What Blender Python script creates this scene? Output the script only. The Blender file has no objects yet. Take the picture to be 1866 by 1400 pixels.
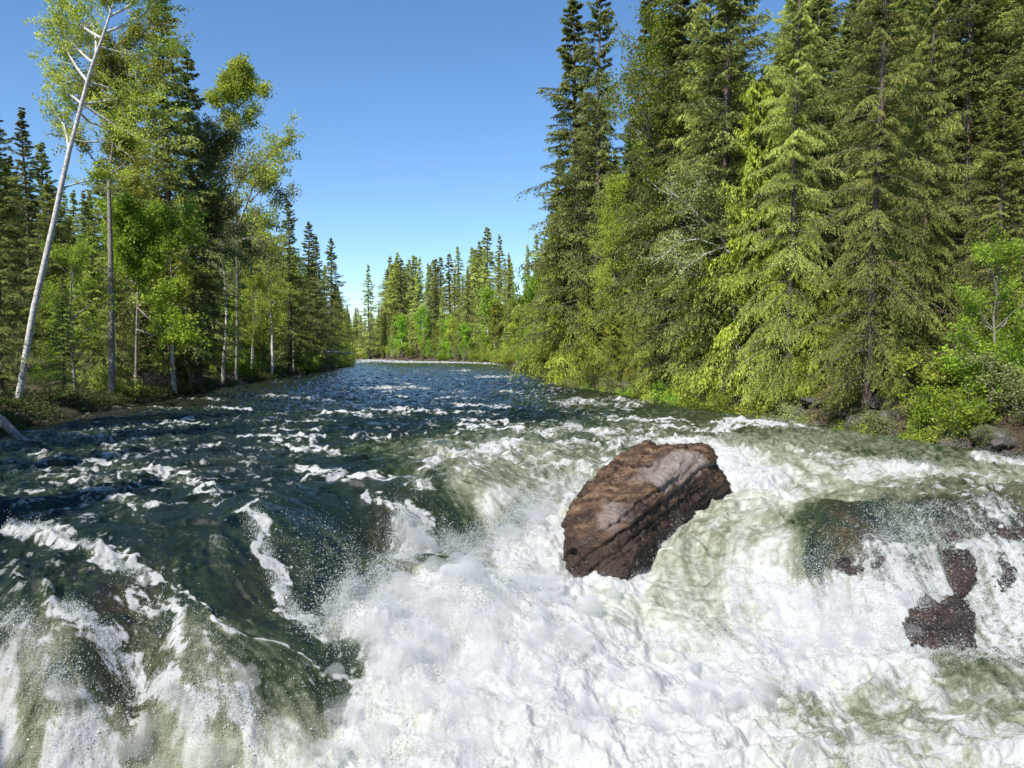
import bpy, bmesh, math, random
import numpy as np
from mathutils import Vector, Matrix
C = bpy.context.scene
R = math.radians
# ------------------------------------------------------------------ camera, sky, sun, exposure
FPX, CX, CY, HOR, CAMZ = 1400.0, 933.0, 700.0, 640.0, 3.3      # focal length in photo pixels, centre, horizon row, height over the river
PITCH = math.atan((CY - HOR) / FPX)
cd = bpy.data.cameras.new('camera'); cam = bpy.data.objects.new('camera', cd); C.collection.objects.link(cam)
cam.location = (0, 0, CAMZ); cam.rotation_euler = (math.pi/2 - PITCH, 0, 0)
cd.sensor_width = 36; cd.lens = FPX/1866*36; cd.clip_end = 5000; cd.clip_start = 0.05
C.camera = cam
SUN_EL, SUN_AZ = R(48), R(216)          # azimuth clockwise from +Y (the view direction): behind the camera, to the left
w = bpy.data.worlds.new('World'); C.world = w; w.use_nodes = True
nt = w.node_tree; bg = nt.nodes['Background']; sk = nt.nodes.new('ShaderNodeTexSky')
sk.sky_type = 'NISHITA'; sk.sun_disc = False; sk.sun_elevation = SUN_EL; sk.sun_rotation = SUN_AZ
sk.air_density = 1.0; sk.dust_density = 0.05; sk.ozone_density = 4.0; sk.altitude = 600
hs = nt.nodes.new('ShaderNodeHueSaturation'); hs.inputs['Saturation'].default_value = 1.12; nt.links.new(sk.outputs[0], hs.inputs['Color']); nt.links.new(hs.outputs[0], bg.inputs[0]); bg.inputs[1].default_value = 0.15
sl = bpy.data.lights.new('sun', 'SUN'); so = bpy.data.objects.new('sun', sl); C.collection.objects.link(so)
sl.energy = 5.0; sl.angle = R(0.5); sl.color = (1.0, 0.95, 0.86)
sdir = Vector((math.sin(SUN_AZ)*math.cos(SUN_EL), math.cos(SUN_AZ)*math.cos(SUN_EL), math.sin(SUN_EL)))
so.rotation_euler = sdir.to_track_quat('Z', 'Y').to_euler(); so.location = sdir*100
C.view_settings.view_transform = 'Standard'; C.view_settings.look = 'None'
C.view_settings.exposure = 0.3; C.view_settings.gamma = 1
C.render.engine = 'CYCLES'
C.cycles.max_bounces = 6; C.cycles.diffuse_bounces = 3; C.cycles.glossy_bounces = 3; C.cycles.transmission_bounces = 3
C.cycles.transparent_max_bounces = 40; C.cycles.use_adaptive_sampling = True; C.cycles.adaptive_threshold = 0.02
C.cycles.sample_clamp_indirect = 4

# ------------------------------------------------------------------ helpers
cp, sp = math.cos(PITCH), math.sin(PITCH)
def ray(px, py):
    u = (px-CX)/FPX; v = (CY-py)/FPX
    d = np.array([u, cp + v*sp, -sp + v*cp]); return d
def at(px, py, z):                       # point of the plane z seen at a pixel
    d = ray(px, py); t = (z-CAMZ)/d[2]; return np.array([d[0]*t, d[1]*t, z])
def atd(px, py, y):                      # point at depth y seen at a pixel
    d = ray(px, py); t = y/d[1]; return np.array([d[0]*t, y, CAMZ+d[2]*t])
rs0 = np.random.RandomState(5)
PERM = np.concatenate([rs0.permutation(256)]*2).astype(np.int32)
GA = rs0.rand(256).astype(np.float32)*2*np.pi
GX, GY = np.cos(GA), np.sin(GA)
def pn(x, y, s=0):                       # 2-D gradient noise, about -0.7 .. 0.7
    x = np.asarray(x, np.float32); y = np.asarray(y, np.float32)
    xf = np.floor(x); yf = np.floor(y); fx = x-xf; fy = y-yf
    xi = (xf.astype(np.int32)+s*37) & 255; yi = (yf.astype(np.int32)+s*91) & 255
    def g(ix, iy, dx, dy):
        h = PERM[PERM[ix & 255] + (iy & 255)]
        return GX[h]*dx + GY[h]*dy
    u = fx*fx*fx*(fx*(fx*6-15)+10); v = fy*fy*fy*(fy*(fy*6-15)+10)
    a = g(xi, yi, fx, fy); b = g(xi+1, yi, fx-1, fy); c = g(xi, yi+1, fx, fy-1); d = g(xi+1, yi+1, fx-1, fy-1)
    return (a+(b-a)*u) + ((c+(d-c)*u)-(a+(b-a)*u))*v
def fbm(x, y, o=4, s=0, g=0.5):
    r = 0; a = 1
    for i in range(o): r = r + a*pn(x*2**i, y*2**i, s+i*7); a *= g
    return r
def n3(p, f, s=0):                       # cheap 3-D noise from three planes
    return (pn(p[:,0]*f+p[:,2]*f*.37, p[:,1]*f, s)+pn(p[:,1]*f, p[:,2]*f+p[:,0]*f*.31, s+1)+pn(p[:,2]*f, p[:,0]*f-p[:,1]*f*.29, s+2))*0.7
def sstep(a, b, x):
    if np.all(np.asarray(a) > b): return 1-sstep(b, a, x)
    t = np.clip((x-a)/(b-a), 0, 1); return t*t*(3-2*t)
def mesh(name, V, F, attrs=None, mats=(), smooth=True):
    me = bpy.data.meshes.new(name); V = np.ascontiguousarray(V, np.float32); F = np.ascontiguousarray(F, np.int32); k = F.shape[1]
    me.vertices.add(len(V)); me.vertices.foreach_set('co', V.ravel())
    me.loops.add(F.size); me.loops.foreach_set('vertex_index', F.ravel())
    me.polygons.add(len(F)); me.polygons.foreach_set('loop_start', np.arange(0, F.size, k, dtype=np.int32))
    try: me.polygons.foreach_set('loop_total', np.full(len(F), k, np.int32))
    except Exception: pass
    me.polygons.foreach_set('use_smooth', np.full(len(F), smooth, bool))
    for n, a in (attrs or {}).items():
        at_ = me.attributes.new(n, 'FLOAT', 'POINT'); at_.data.foreach_set('value', np.ascontiguousarray(a, np.float32).ravel())
    for m in mats: me.materials.append(m)
    me.update(calc_edges=True); return me
def link(name, me, parent=None):
    o = bpy.data.objects.new(name, me); C.collection.objects.link(o)
    if parent: o.parent = parent
    return o
def tag(o, label=None, cat=None, group=None, kind=None):
    if label: o['label'] = label
    if cat: o['category'] = cat
    if group: o['group'] = group
    if kind: o['kind'] = kind
    return o
class NT:
    def __init__(s, name):
        s.m = bpy.data.materials.new(name); s.m.use_nodes = True; s.t = s.m.node_tree
        s.b = s.t.nodes['Principled BSDF']; s.out = s.t.nodes['Material Output']
    def n(s, typ, **k):
        x = s.t.nodes.new(typ)
        for a, v in k.items(): setattr(x, a, v)
        return x
    def l(s, a, b): s.t.links.new(a, b)
    def attr(s, name):
        x = s.n('ShaderNodeAttribute'); x.attribute_name = name; return x.outputs['Fac']
    def noise(s, scale, detail=4, vec=None, rough=.55):
        x = s.n('ShaderNodeTexNoise'); x.inputs['Scale'].default_value = scale; x.inputs['Detail'].default_value = detail; x.inputs['Roughness'].default_value = rough
        if vec is not None: s.l(vec, x.inputs['Vector'])
        return x.outputs['Fac']
    def obj(s, sc=(1,1,1), rot=(0,0,0)):
        t = s.n('ShaderNodeTexCoord'); m = s.n('ShaderNodeMapping'); m.inputs['Scale'].default_value = sc; m.inputs['Rotation'].default_value = rot
        s.l(t.outputs['Object'], m.inputs['Vector']); return m.outputs[0]
    def ramp(s, fac, stops):
        r = s.n('ShaderNodeValToRGB'); e = r.color_ramp.elements
        while len(e) < len(stops): e.new(0.5)
        for el, (p, c) in zip(e, stops): el.position = p; el.color = (c[0], c[1], c[2], 1)
        s.l(fac, r.inputs[0]); return r.outputs[0]
    def mix(s, fac, a, b):
        x = s.n('ShaderNodeMix', data_type='RGBA')
        if hasattr(fac, 'is_linked'): s.l(fac, x.inputs[0])
        else: x.inputs[0].default_value = fac
        for i, c in ((6, a), (7, b)):
            if hasattr(c, 'is_linked'): s.l(c, x.inputs[i])
            else: x.inputs[i].default_value = (c[0], c[1], c[2], 1)
        return x.outputs[2]
    def math(s, op, a, b=0.0, clamp=False):
        x = s.n('ShaderNodeMath', operation=op); x.use_clamp = clamp
        for i, c in ((0, a), (1, b)):
            if hasattr(c, 'is_linked'): s.l(c, x.inputs[i])
            else: x.inputs[i].default_value = c
        return x.outputs[0]
    def bump(s, h, strength=.5, dist=.05, nrm=None):
        x = s.n('ShaderNodeBump'); x.inputs['Strength'].default_value = strength; x.inputs['Distance'].default_value = dist
        s.l(h, x.inputs['Height'])
        if nrm is not None: s.l(nrm, x.inputs['Normal'])
        return x.outputs[0]

# ------------------------------------------------------------------ materials
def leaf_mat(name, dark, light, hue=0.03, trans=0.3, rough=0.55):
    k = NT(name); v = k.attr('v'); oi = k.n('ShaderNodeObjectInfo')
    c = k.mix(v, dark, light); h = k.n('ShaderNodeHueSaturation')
    k.l(k.math('ADD', k.math('MULTIPLY', oi.outputs['Random'], hue*2), 0.5-hue), h.inputs['Hue'])
    k.l(k.math('ADD', k.math('MULTIPLY', oi.outputs['Random'], 0.75), 0.62), h.inputs['Value']); k.l(c, h.inputs['Color'])
    k.l(h.outputs[0], k.b.inputs['Base Color']); k.b.inputs['Roughness'].default_value = rough; k.b.inputs['Specular IOR Level'].default_value = 0.35
    tr = k.n('ShaderNodeBsdfTranslucent'); g = k.n('ShaderNodeHueSaturation'); g.inputs['Value'].default_value = 1.25; g.inputs['Hue'].default_value = 0.485
    k.l(h.outputs[0], g.inputs['Color']); k.l(g.outputs[0], tr.inputs[0])
    mx = k.n('ShaderNodeMixShader'); mx.inputs[0].default_value = trans
    k.l(k.b.outputs[0], mx.inputs[1]); k.l(tr.outputs[0], mx.inputs[2]); k.l(mx.outputs[0], k.out.inputs[0]); return k.m
M = {}
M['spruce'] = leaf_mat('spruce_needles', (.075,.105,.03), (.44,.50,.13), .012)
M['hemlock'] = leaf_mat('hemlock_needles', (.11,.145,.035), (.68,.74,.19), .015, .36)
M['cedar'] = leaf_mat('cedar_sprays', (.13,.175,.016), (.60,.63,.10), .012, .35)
M['poplar'] = leaf_mat('poplar_leaves', (.20,.26,.03), (.58,.64,.10), .015, .4)
M['alder'] = leaf_mat('alder_leaves', (.13,.24,.02), (.42,.56,.06), .018, .42)
M['pale'] = leaf_mat('pale_spring_leaves', (.18,.22,.06), (.42,.46,.17), .012, .38)
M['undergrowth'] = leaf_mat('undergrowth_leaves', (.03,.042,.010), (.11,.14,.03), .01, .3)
def bark_mat(name, a, b, c, sc=6):
    k = NT(name); v = k.obj((sc, sc, sc*(.35 if sc == 6 else 1.6))); f = k.noise(1, 6, v, .75)
    k.l(k.ramp(f, [(.3, a), (.5, b), (.72, c)]), k.b.inputs['Base Color']); k.b.inputs['Roughness'].default_value = .85
    k.l(k.bump(f, .6, .03), k.b.inputs['Normal']); return k.m
M['bark'] = bark_mat('conifer_bark', (.05,.035,.025), (.12,.09,.07), (.24,.2,.165))
M['birch'] = bark_mat('pale_bark', (.16,.13,.10), (.60,.57,.52), (.82,.80,.75), 5)
M['grey'] = bark_mat('grey_bark', (.10,.085,.07), (.26,.225,.19), (.42,.38,.33), 5)
M['dead'] = bark_mat('dead_twig', (.12,.095,.08), (.27,.23,.2), (.42,.38,.34), 5)
# ground
k = NT('forest_floor'); v = k.obj((1,1,1)); f1 = k.noise(.9, 8, v, .7); f2 = k.noise(6, 6, v, .7)
c = k.ramp(f1, [(.34, (.018,.013,.009)), (.46, (.05,.032,.02)), (.56, (.09,.055,.03)), (.66, (.05,.065,.02))])
c = k.mix(f2, c, k.mix(.5, c, (.12,.085,.055))); k.l(c, k.b.inputs['Base Color']); k.b.inputs['Roughness'].default_value = .9
k.l(k.bump(f2, .9, .15), k.b.inputs['Normal']); M['ground'] = k.m
def rock_mat(name, cols, scale=(1.6,1.6,1.6), rot=(0,0,0), rough=.45, runs=False):
    k = NT(name); v = k.obj(scale, rot); f = k.noise(1.2, 9, v, .72); v2 = k.obj((1,1,1)); g = k.noise(9, 8, k.obj((scale[0]*1.2, scale[1]*1.2, scale[2]*1.2), rot), .8)
    c = k.ramp(f, cols); c = k.mix(k.math('MULTIPLY', k.math('GREATER_THAN', g, .585), .6), c, (.45,.34,.24))
    c = k.mix(k.math('MULTIPLY', k.math('LESS_THAN', g, .43), .75), c, (.035,.02,.013))
    c = k.mix(k.math('MULTIPLY', k.attr('pale'), .6), c, k.ramp(k.noise(5, 6, v, .7), [(.3, (.20,.15,.125)), (.5, (.42,.35,.31)), (.7, (.55,.48,.43))]))
    c = k.mix(k.math('MULTIPLY', k.attr('wet'), .85), c, (.028,.014,.008))
    if runs:
        rn = k.noise(5, 5, k.obj((2.6, 2.6, .16)), .6); c = k.mix(k.ramp(rn, [(.54, (0,0,0)), (.62, (1,1,1))]), c, (.75,.76,.76))
    k.l(c, k.b.inputs['Base Color']); k.l(k.ramp(g, [(.3, (rough-.2,)*3), (.7, (rough+.25,)*3)]), k.b.inputs['Roughness'])
    n1 = k.bump(f, .7, .08); k.l(k.bump(g, .9, .03, n1), k.b.inputs['Normal']); return k.m
ROCKC = [(.32, (.010,.006,.004)), (.44, (.045,.022,.012)), (.53, (.13,.072,.034)), (.62, (.26,.16,.085)), (.70, (.38,.28,.20)), (.80, (.08,.04,.02))]
M['rock'] = rock_mat('brown_rock', ROCKC, (1.1,3.6,3.0), (0.35,0.3,-0.85), .30)
M['bankrock'] = rock_mat('bank_rock_stone', [(.3, (.02,.018,.015)), (.5, (.075,.065,.055)), (.7, (.20,.175,.15))], (2,2,2), rough=.6)
M['wetrock'] = rock_mat('wet_dark_rock', [(.3, (.006,.004,.003)), (.48, (.018,.011,.009)), (.66, (.055,.030,.021)), (.8, (.035,.026,.022))], rough=.25)
# river water: dark clear body, pale green where air is mixed in, white foam on top
k = NT('river_water'); foam = k.attr('foam'); aer = k.attr('aer'); brn = k.attr('bed')
v = k.obj((1,1,1)); fine = k.noise(9, 5, v, .65); fine2 = k.noise(28, 4, v, .7)
body = k.ramp(aer, [(0, (.005,.012,.013)), (.3, (.032,.048,.018)), (.62, (.20,.212,.140)), (1, (.62,.635,.56))])
body = k.mix(brn, body, (.06,.038,.016))
k.l(body, k.b.inputs['Base Color']); k.l(k.math('ADD', k.math('MULTIPLY', aer, .22), .06), k.b.inputs['Roughness']); k.b.inputs['IOR'].default_value = 1.333
k.l(k.bump(fine2, .6, .02, k.bump(fine, .55, .06)), k.b.inputs['Normal'])
fb = k.n('ShaderNodeBsdfPrincipled'); fb.inputs['Base Color'].default_value = (.70,.71,.705,1); fb.inputs['Roughness'].default_value = .8
fb.inputs['Specular IOR Level'].default_value = .12; fv = k.noise(3.5, 8, v, .7); k.l(k.ramp(fv, [(.32, (.60,.62,.60)), (.5, (.77,.77,.76)), (.62, (.84,.84,.83))]), fb.inputs['Base Color']); vfine = k.noise(75, 3, v, .7)
k.l(k.bump(vfine, .7, .012, k.bump(fine2, .6, .03, k.bump(fine, .3, .05))), fb.inputs['Normal'])
tr = k.n('ShaderNodeBsdfTranslucent'); tr.inputs[0].default_value = (.8,.84,.78,1); m2 = k.n('ShaderNodeMixShader'); m2.inputs[0].default_value = .35
k.l(fb.outputs[0], m2.inputs[1]); k.l(tr.outputs[0], m2.inputs[2])
fac = k.math('MULTIPLY', k.math('ADD', foam, k.math('MULTIPLY', k.math('SUBTRACT', fine2, .5), 1.1)), 1.0, True)
fac = k.ramp(k.math('ADD', k.math('MULTIPLY', k.math('SUBTRACT', fine2, .5), .9), foam), [(.22, (0,0,0)), (.85, (1,1,1))])
mx = k.n('ShaderNodeMixShader'); k.l(fac, mx.inputs[0]); k.l(k.b.outputs[0], mx.inputs[1]); k.l(m2.outputs[0], mx.inputs[2]); k.l(mx.outputs[0], k.out.inputs[0])
M['water'] = k.m
k = NT('water_drops'); k.b.inputs['Base Color'].default_value = (.88,.9,.9,1); k.b.inputs['Roughness'].default_value = .25
tr = k.n('ShaderNodeBsdfTranslucent'); tr.inputs[0].default_value = (.9,.92,.9,1); m2 = k.n('ShaderNodeMixShader'); m2.inputs[0].default_value = .55
k.l(k.b.outputs[0], m2.inputs[1]); k.l(tr.outputs[0], m2.inputs[2]); k.l(m2.outputs[0], k.out.inputs[0]); M['drops'] = k.m

# ------------------------------------------------------------------ the river surface: heights read off the photo
ZP = [(-400,720,0),(0,760,0),(500,720,0),(1000,720,0),(1500,790,0),(1866,815,0),(2300,800,0),(-400,860,0),(0,860,0),(300,850,0),(600,850,0),(850,850,0),(1150,805,0),(1420,790,.05),
 (0,930,-.08),(300,930,0),(500,930,.05),(700,900,-.05),(900,890,-.1),(-300,1000,-.4),(0,1030,-.4),(150,1060,-.5),(300,1020,-.35),(430,1010,-.35),(400,1110,-.92),(350,1070,-.65),(480,1130,-1.15),(450,1180,-1.25),(530,1060,-.85),(560,1250,-1.75),(500,1300,-2.0),
 (565,1150,-1.35),(510,1090,-.95),(600,1200,-1.65),(660,1240,-1.9),(640,980,-.4),(700,1020,-1.1),(740,955,-.5),(830,1000,-1.05),(900,960,-.8),(1000,930,-.8),(1020,1010,-1.3),(950,1080,-1.25),(850,1070,-.9),
 (750,1110,-1.25),(1080,1090,-1.6),(1150,1080,-1.6),(690,1170,-1.45),(850,1200,-1.8),(1000,1250,-2.1),(800,1350,-2.35),(600,1320,-2.3),(200,1130,-.85),(330,1150,-1.0),(430,1230,-1.42),
 (300,1240,-1.42),(150,1190,-1.05),(100,1280,-1.5),(0,1180,-1.0),(0,1300,-1.8),(250,1310,-2.1),(-300,1250,-1.7),(0,1400,-2.35),(300,1400,-2.45),(600,1400,-2.5),
 (1350,830,-.05),(1405,812,.08),(1450,870,-.3),(1600,850,-.12),(1800,850,-.1),(2100,850,-.1),(1380,900,-.5),(1300,950,-.8),(1500,920,-.5),(1250,1030,-1.3),(1300,1080,-1.65),(1400,1000,-1.0),
 (1450,1080,-1.6),(1560,950,-.45),(1700,930,-.28),(1866,905,-.2),(1500,1010,-.85),(1600,1030,-1.1),(1500,1120,-2.1),(1650,1150,-2.1),(1750,1100,-1.75),(1760,1000,-.85),(1866,1000,-.85),
 (1866,1150,-2.1),(1700,1200,-2.35),(1866,1220,-2.35),(1500,1200,-2.35),(1200,1200,-2.15),(1300,1300,-2.45),(1100,1400,-2.5),(1500,1400,-2.6),(1866,1400,-2.6),(2200,1300,-2.5),(2200,1000,-.6)]
cps = np.array([at(*p) for p in ZP])
def tps_fit(xy, z, lam=0.12):
    n = len(xy); d = np.hypot(xy[:,None,0]-xy[None,:,0], xy[:,None,1]-xy[None,:,1]); K = np.where(d > 0, d*d*np.log(d+1e-9), 0)
    P = np.c_[np.ones(n), xy]; A = np.block([[K+lam*np.eye(n), P], [P.T, np.zeros((3,3))]])
    s = np.linalg.solve(A, np.r_[z, 0, 0, 0]); return xy, s[:n], s[n:]
TP = tps_fit(cps[:, :2], cps[:, 2])
def zbase(x, y):
    x = np.asarray(x, float); y = np.asarray(y, float); xy, wv, a = TP
    z = a[0]+a[1]*x+a[2]*y
    for (cx_, cy_), ww in zip(xy, wv):
        d2 = (x-cx_)**2+(y-cy_)**2+1e-12; z = z+ww*.5*d2*np.log(d2)
    z = np.minimum(np.clip(z, -2.75, 1), .04+.04*np.tanh(z*4))
    return z*(1-sstep(24, 31, y))
def on_water(px, py):
    d = ray(px, py); te = 420 if d[2] >= -0.008 else min(420, (CAMZ+2.8)/-d[2]); t = np.geomspace(5, te, 500)
    z = CAMZ+d[2]*t; h = zbase(d[0]*t, d[1]*t); i = np.argmax(z < h) if (z < h).any() else len(t)-1
    return np.array([d[0]*t[i], d[1]*t[i], z[i]])

# ------------------------------------------------------------------ the ground: river bed and two banks in one sheet
def W(px, py): p = at(px, py, 0.0); return (p[0], p[1])
SHL = [(-15,-40),(-15,8),(-17.5,20),W(-20,803),W(100,766),W(200,746),W(300,728),W(380,712),W(500,690),W(580,678),W(640,667),(-47,205),(-90,228),(-260,250)]
SHR = [(18,-40),(17,12),W(1900,838),W(1800,822),W(1700,806),W(1500,776),W(1350,755),W(1200,728),W(1100,712),W(1030,700),W(965,682),W(940,671),W(905,663),W(760,657.5),(-75,300),(-260,330)]
def pdist(x, y, poly):
    d = np.full(x.shape, 1e9)
    for (ax, ay), (bx, by) in zip(poly[:-1], poly[1:]):
        vx, vy = bx-ax, by-ay; t = np.clip(((x-ax)*vx+(y-ay)*vy)/(vx*vx+vy*vy), 0, 1)
        d = np.minimum(d, np.hypot(x-ax-t*vx, y-ay-t*vy))
    return d
def inside(x, y, P):
    r = np.zeros(x.shape, bool); n = len(P)
    for i in range(n):
        (ax, ay), (bx, by) = P[i], P[i-1]
        if ay == by: continue
        c = ((ay > y) != (by > y)) & (x < (bx-ax)*(y-ay)/(by-ay)+ax); r ^= c
    return r
RIVER = SHL+SHR[::-1]
def zground(x, y, detail=True):
    x = np.asarray(x, float); y = np.asarray(y, float)
    wob = fbm(x*.35, y*.35, 3, 11)*1.1
    dl = pdist(x, y, SHL); dr = pdist(x, y, SHR); ins = inside(x, y, RIVER); d = np.minimum(dl, dr)
    zl = .9*(1-np.exp(-dl/1.4))+.05*np.minimum(dl, 60)+.03*np.maximum(dl-30, 0)
    zr = 1.3*(1-np.exp(-dr/1.0))+.50*np.clip(dr-1, 0, 45)+.22*np.maximum(dr-46, 0)
    zo = np.where(dl < dr, zl, zr); zo = zo*(1-.62*sstep(70, 230, y)); zo = np.minimum(zo, 30-20*sstep(180, 260, y))
    near = 1-sstep(18, 26, y)
    zi = -.35-.45*np.minimum(d, 4)-near*3
    z = np.where(ins, zi, zo-near*0.4)
    if detail: z = z+np.where(ins, 0, 1)*(wob*.5*np.clip(d/2, .15, 1.2)+fbm(x*1.7, y*1.7, 3, 3)*.18)
    return z
def gh(x, y): return float(zground(np.array([x]), np.array([y]), True)[0])
gx = np.unique(np.concatenate([np.linspace(-60, 60, 301), np.linspace(-140, 140, 141), np.linspace(-700, 700, 71)]))
gy = np.unique(np.concatenate([np.linspace(0, 110, 276), np.linspace(-60, 340, 201), np.linspace(-300, 1200, 61)]))
X, Y = np.meshgrid(gx, gy); Z = zground(X.ravel(), Y.ravel()).reshape(X.shape)
nx, ny = len(gx), len(gy); idx = np.arange(nx*ny).reshape(ny, nx)
F = np.stack([idx[:-1,:-1], idx[:-1,1:], idx[1:,1:], idx[1:,:-1]], -1).reshape(-1, 4)
tag(link('ground', mesh('ground', np.c_[X.ravel(), Y.ravel(), Z.ravel()], F, mats=[M['ground']])), 'brown forest floor and river banks on both sides', kind='structure')

# ------------------------------------------------------------------ the water
# (px, py, foam cover, air in the water) sampled all over the photo
FA = [(0,700,.06,.02),(300,760,.12,.03),(500,730,.14,.02),(700,740,.16,.02),(900,700,.28,.03),(900,760,.12,.02),(650,790,.15,.02),(450,790,.18,.03),(1100,742,.40,.2),(1250,770,.10,.3),(1300,790,.1,.35),(1000,700,.3,.05),
 (700,670,.3,.03),(850,672,.35,.05),(100,880,.40,.12),(0,840,.3,.1),(60,805,.45,.15),(200,900,.3,.1),(300,980,.12,.06),(0,960,.25,.08),(150,1000,.18,.06),(500,1000,.05,.08),(420,1080,.03,.1),(600,950,.08,.06),(700,900,.16,.06),(620,1050,.14,.12),(550,900,.2,.05),
 (400,900,.25,.05),(300,840,.2,.03),(600,870,.2,.03),(870,830,.45,.45),(850,880,.42,.6),(910,910,.3,.8),(790,880,.45,.35),(1000,840,.42,.5),(1070,810,.42,.35),(980,900,.3,.6),(950,950,.35,.4),(830,960,.25,.25),(780,940,.15,.1),(1050,890,.5,.5),(1000,960,.9,.9),(960,1000,1,1),(1010,1070,1,1),
 (800,1100,1,1),(700,1120,.95,.9),(650,1130,.85,.8),(900,1200,1,1),(1110,1110,.45,.85),(1100,1170,.85,.95),(700,1270,.85,.9),(900,1330,1,1),(1050,1380,.95,1),(650,1370,.95,.95),(500,1370,.5,.85),(350,1350,.45,.8),(150,1370,.8,.9),(0,1350,.8,.8),(60,1250,.25,.38),(0,1150,.3,.15),(150,1230,.14,.3),
 (250,1270,.12,.15),(200,1110,.06,.04),(300,1130,.18,.15),(300,1200,.18,.32),(420,1190,.16,.36),(380,1260,.22,.38),(500,1190,.04,.28),(360,1190,.14,.36),(430,1230,.14,.38),(500,1250,.16,.36),(330,1290,.25,.42),(200,1180,.10,.15),(540,1150,.12,.1),(620,1220,.2,.15),(560,1100,.12,.08),(1250,1060,.10,.7),(1290,1000,.14,.7),(1350,950,.28,.72),(1230,1100,.2,.75),(1400,930,.45,.8),
 (1380,1060,.85,.95),(1440,1000,.55,.8),(1450,900,.6,.75),(1420,870,.75,.85),(1370,880,.95,.95),(1340,840,.8,.8),(1405,815,.15,.55),(1445,850,.10,.7),(1480,880,.3,.7),(1500,850,.55,.6),(1600,840,.35,.4),(1700,850,.22,.4),(1650,870,.6,.7),(1800,830,.2,.35),(1830,850,.5,.5),(1550,915,.32,.6),
 (1650,905,.35,.55),(1750,890,.35,.45),(1866,870,.5,.6),(1500,970,.3,.2),(1560,955,.15,.1),(1480,1010,.22,.1),(1720,930,.35,.15),(1600,1000,.65,.2),(1650,1050,.8,.4),(1820,960,.62,.25),(1550,1080,.97,.9),(1450,1120,1,1),(1600,1150,.95,.9),(1800,1100,.75,.5),(1850,1050,.72,.4),
 (1500,1250,.9,.95),(1650,1230,.75,.75),(1740,1240,.4,.45),(1810,1300,.55,.6),(1600,1300,.55,.6),(1480,1300,.65,.65),(1700,1370,.62,.7),(1830,1380,.7,.75),(1300,1250,.97,1),(1250,1350,.95,.95),(1200,1180,.92,.95),(1150,1050,1,1)]
fap = np.array([np.r_[on_water(a, b)[:2], c, d] for a, b, c, d in FA])
STROKES = [([(90,815),(170,800),(190,830),(215,850)],9,.5),([(130,890),(200,895),(240,870),(310,880),(360,900),(390,920)],7,.8),([(255,865),(300,885),(350,905),(395,930)],6,.6),([(440,808),(480,805),(560,812),(585,808)],6,.8),
 ([(490,815),(530,830),(560,828)],8,.6),([(355,822),(405,820)],5,.6),([(610,838),(628,848)],8,.8),([(620,808),(700,806)],4,.6),([(300,776),(345,773)],7,.6),([(10,985),(60,1000),(120,1010),(180,1030),(230,1042),(265,1065)],9,1),
 ([(120,1022),(200,1015),(255,1045)],5,.5),([(190,920),(230,935),(270,940)],8,.5),([(440,935),(465,965),(480,1000),(495,1040),(510,1080),(525,1110),(550,1145),(600,1170)],9,.9),([(455,960),(500,1070),(540,1150)],22,.32),
 ([(655,905),(700,915),(730,935),(748,958)],7,.85),([(245,1085),(290,1120),(320,1150),(335,1190)],20,.5),([(110,1110),(150,1150),(200,1190),(260,1240),(330,1290),(400,1310),(470,1330)],15,.9),([(0,1150),(40,1160),(60,1190),(80,1220)],16,.6),
 ([(240,1060),(310,1070),(350,1110),(400,1140),(430,1165)],5,.7),([(430,1165),(520,1190),(600,1240),(660,1260)],4,.5),([(330,1170),(400,1210),(440,1250),(480,1280)],14,.4),([(0,1215),(60,1210),(100,1260),(140,1300)],12,.5),
 ([(770,865),(810,845),(870,825),(930,818)],10,.9),([(820,800),(860,785),(930,790),(990,800)],7,.7),([(990,800),(1040,785),(1090,800),(1130,795)],8,.7),([(850,870),(900,850),(960,850),(1040,815),(1080,820)],8,.6),([(745,890),(760,920),(740,950)],12,.35),
 ([(880,930),(930,905),(1000,870)],6,.5),([(960,930),(1010,890),(1060,880),(1090,850),(1150,815)],8,.7),([(720,975),(755,958),(772,1000),(740,1020)],20,.9),([(650,715),(690,711),(725,716)],6,.9),([(718,750),(742,756)],5,.7),([(1025,742),(1060,738),(1115,743)],8,.7),
 ([(1110,748),(1170,742)],6,.6),([(870,690),(935,690)],4,.7),([(655,652),(700,659)],3,1),([(700,660),(780,661.5),(850,662),(925,665)],2.6,1),([(1300,800),(1340,775),(1380,785),(1420,780),(1470,790)],8,.9),([(1550,880),(1640,855),(1700,870),(1800,880)],13,.7),
 ([(1320,830),(1350,860),(1400,900)],20,.8),([(1790,845),(1866,850)],9,.8),([(1060,900),(1000,945),(950,1000)],16,.8)]
rw = np.random.RandomState(12)
for _ in range(85):                     # small breaking crests scattered down the river
    a_ = rw.uniform(150, 1250); b_ = 668+rw.rand()**1.3*215; l_ = (b_-640)*rw.uniform(.12, .5); c_ = rw.uniform(-.12, .12)*l_
    STROKES.append(([(a_-l_, b_+c_), (a_-.3*l_, b_-.05*l_), (a_+.4*l_, b_), (a_+l_, b_+abs(c_))], 1.3+(b_-640)*.026, rw.uniform(.35, .75)))
SM = np.concatenate([np.linspace(-1.7, -.985, 70), np.linspace(-.98, .98, 1500), np.linspace(.985, 1.7, 70)]); DP = np.concatenate([np.geomspace(7.5, 40, 1150)[:-1], np.geomspace(40, 345, 430)])
S_, D_ = np.meshgrid(SM, DP); wx = (S_*D_).ravel(); wy = D_.ravel()
zb = zbase(wx, wy)
g2 = zb.reshape(S_.shape); nv = len(wx)
e = .25; gxs = (zbase(wx+e, wy)-zb)/e; gys = (zbase(wx, wy+e)-zb)/e
slope = np.hypot(gxs, gys); steep = sstep(.12, .5, slope)
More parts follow.
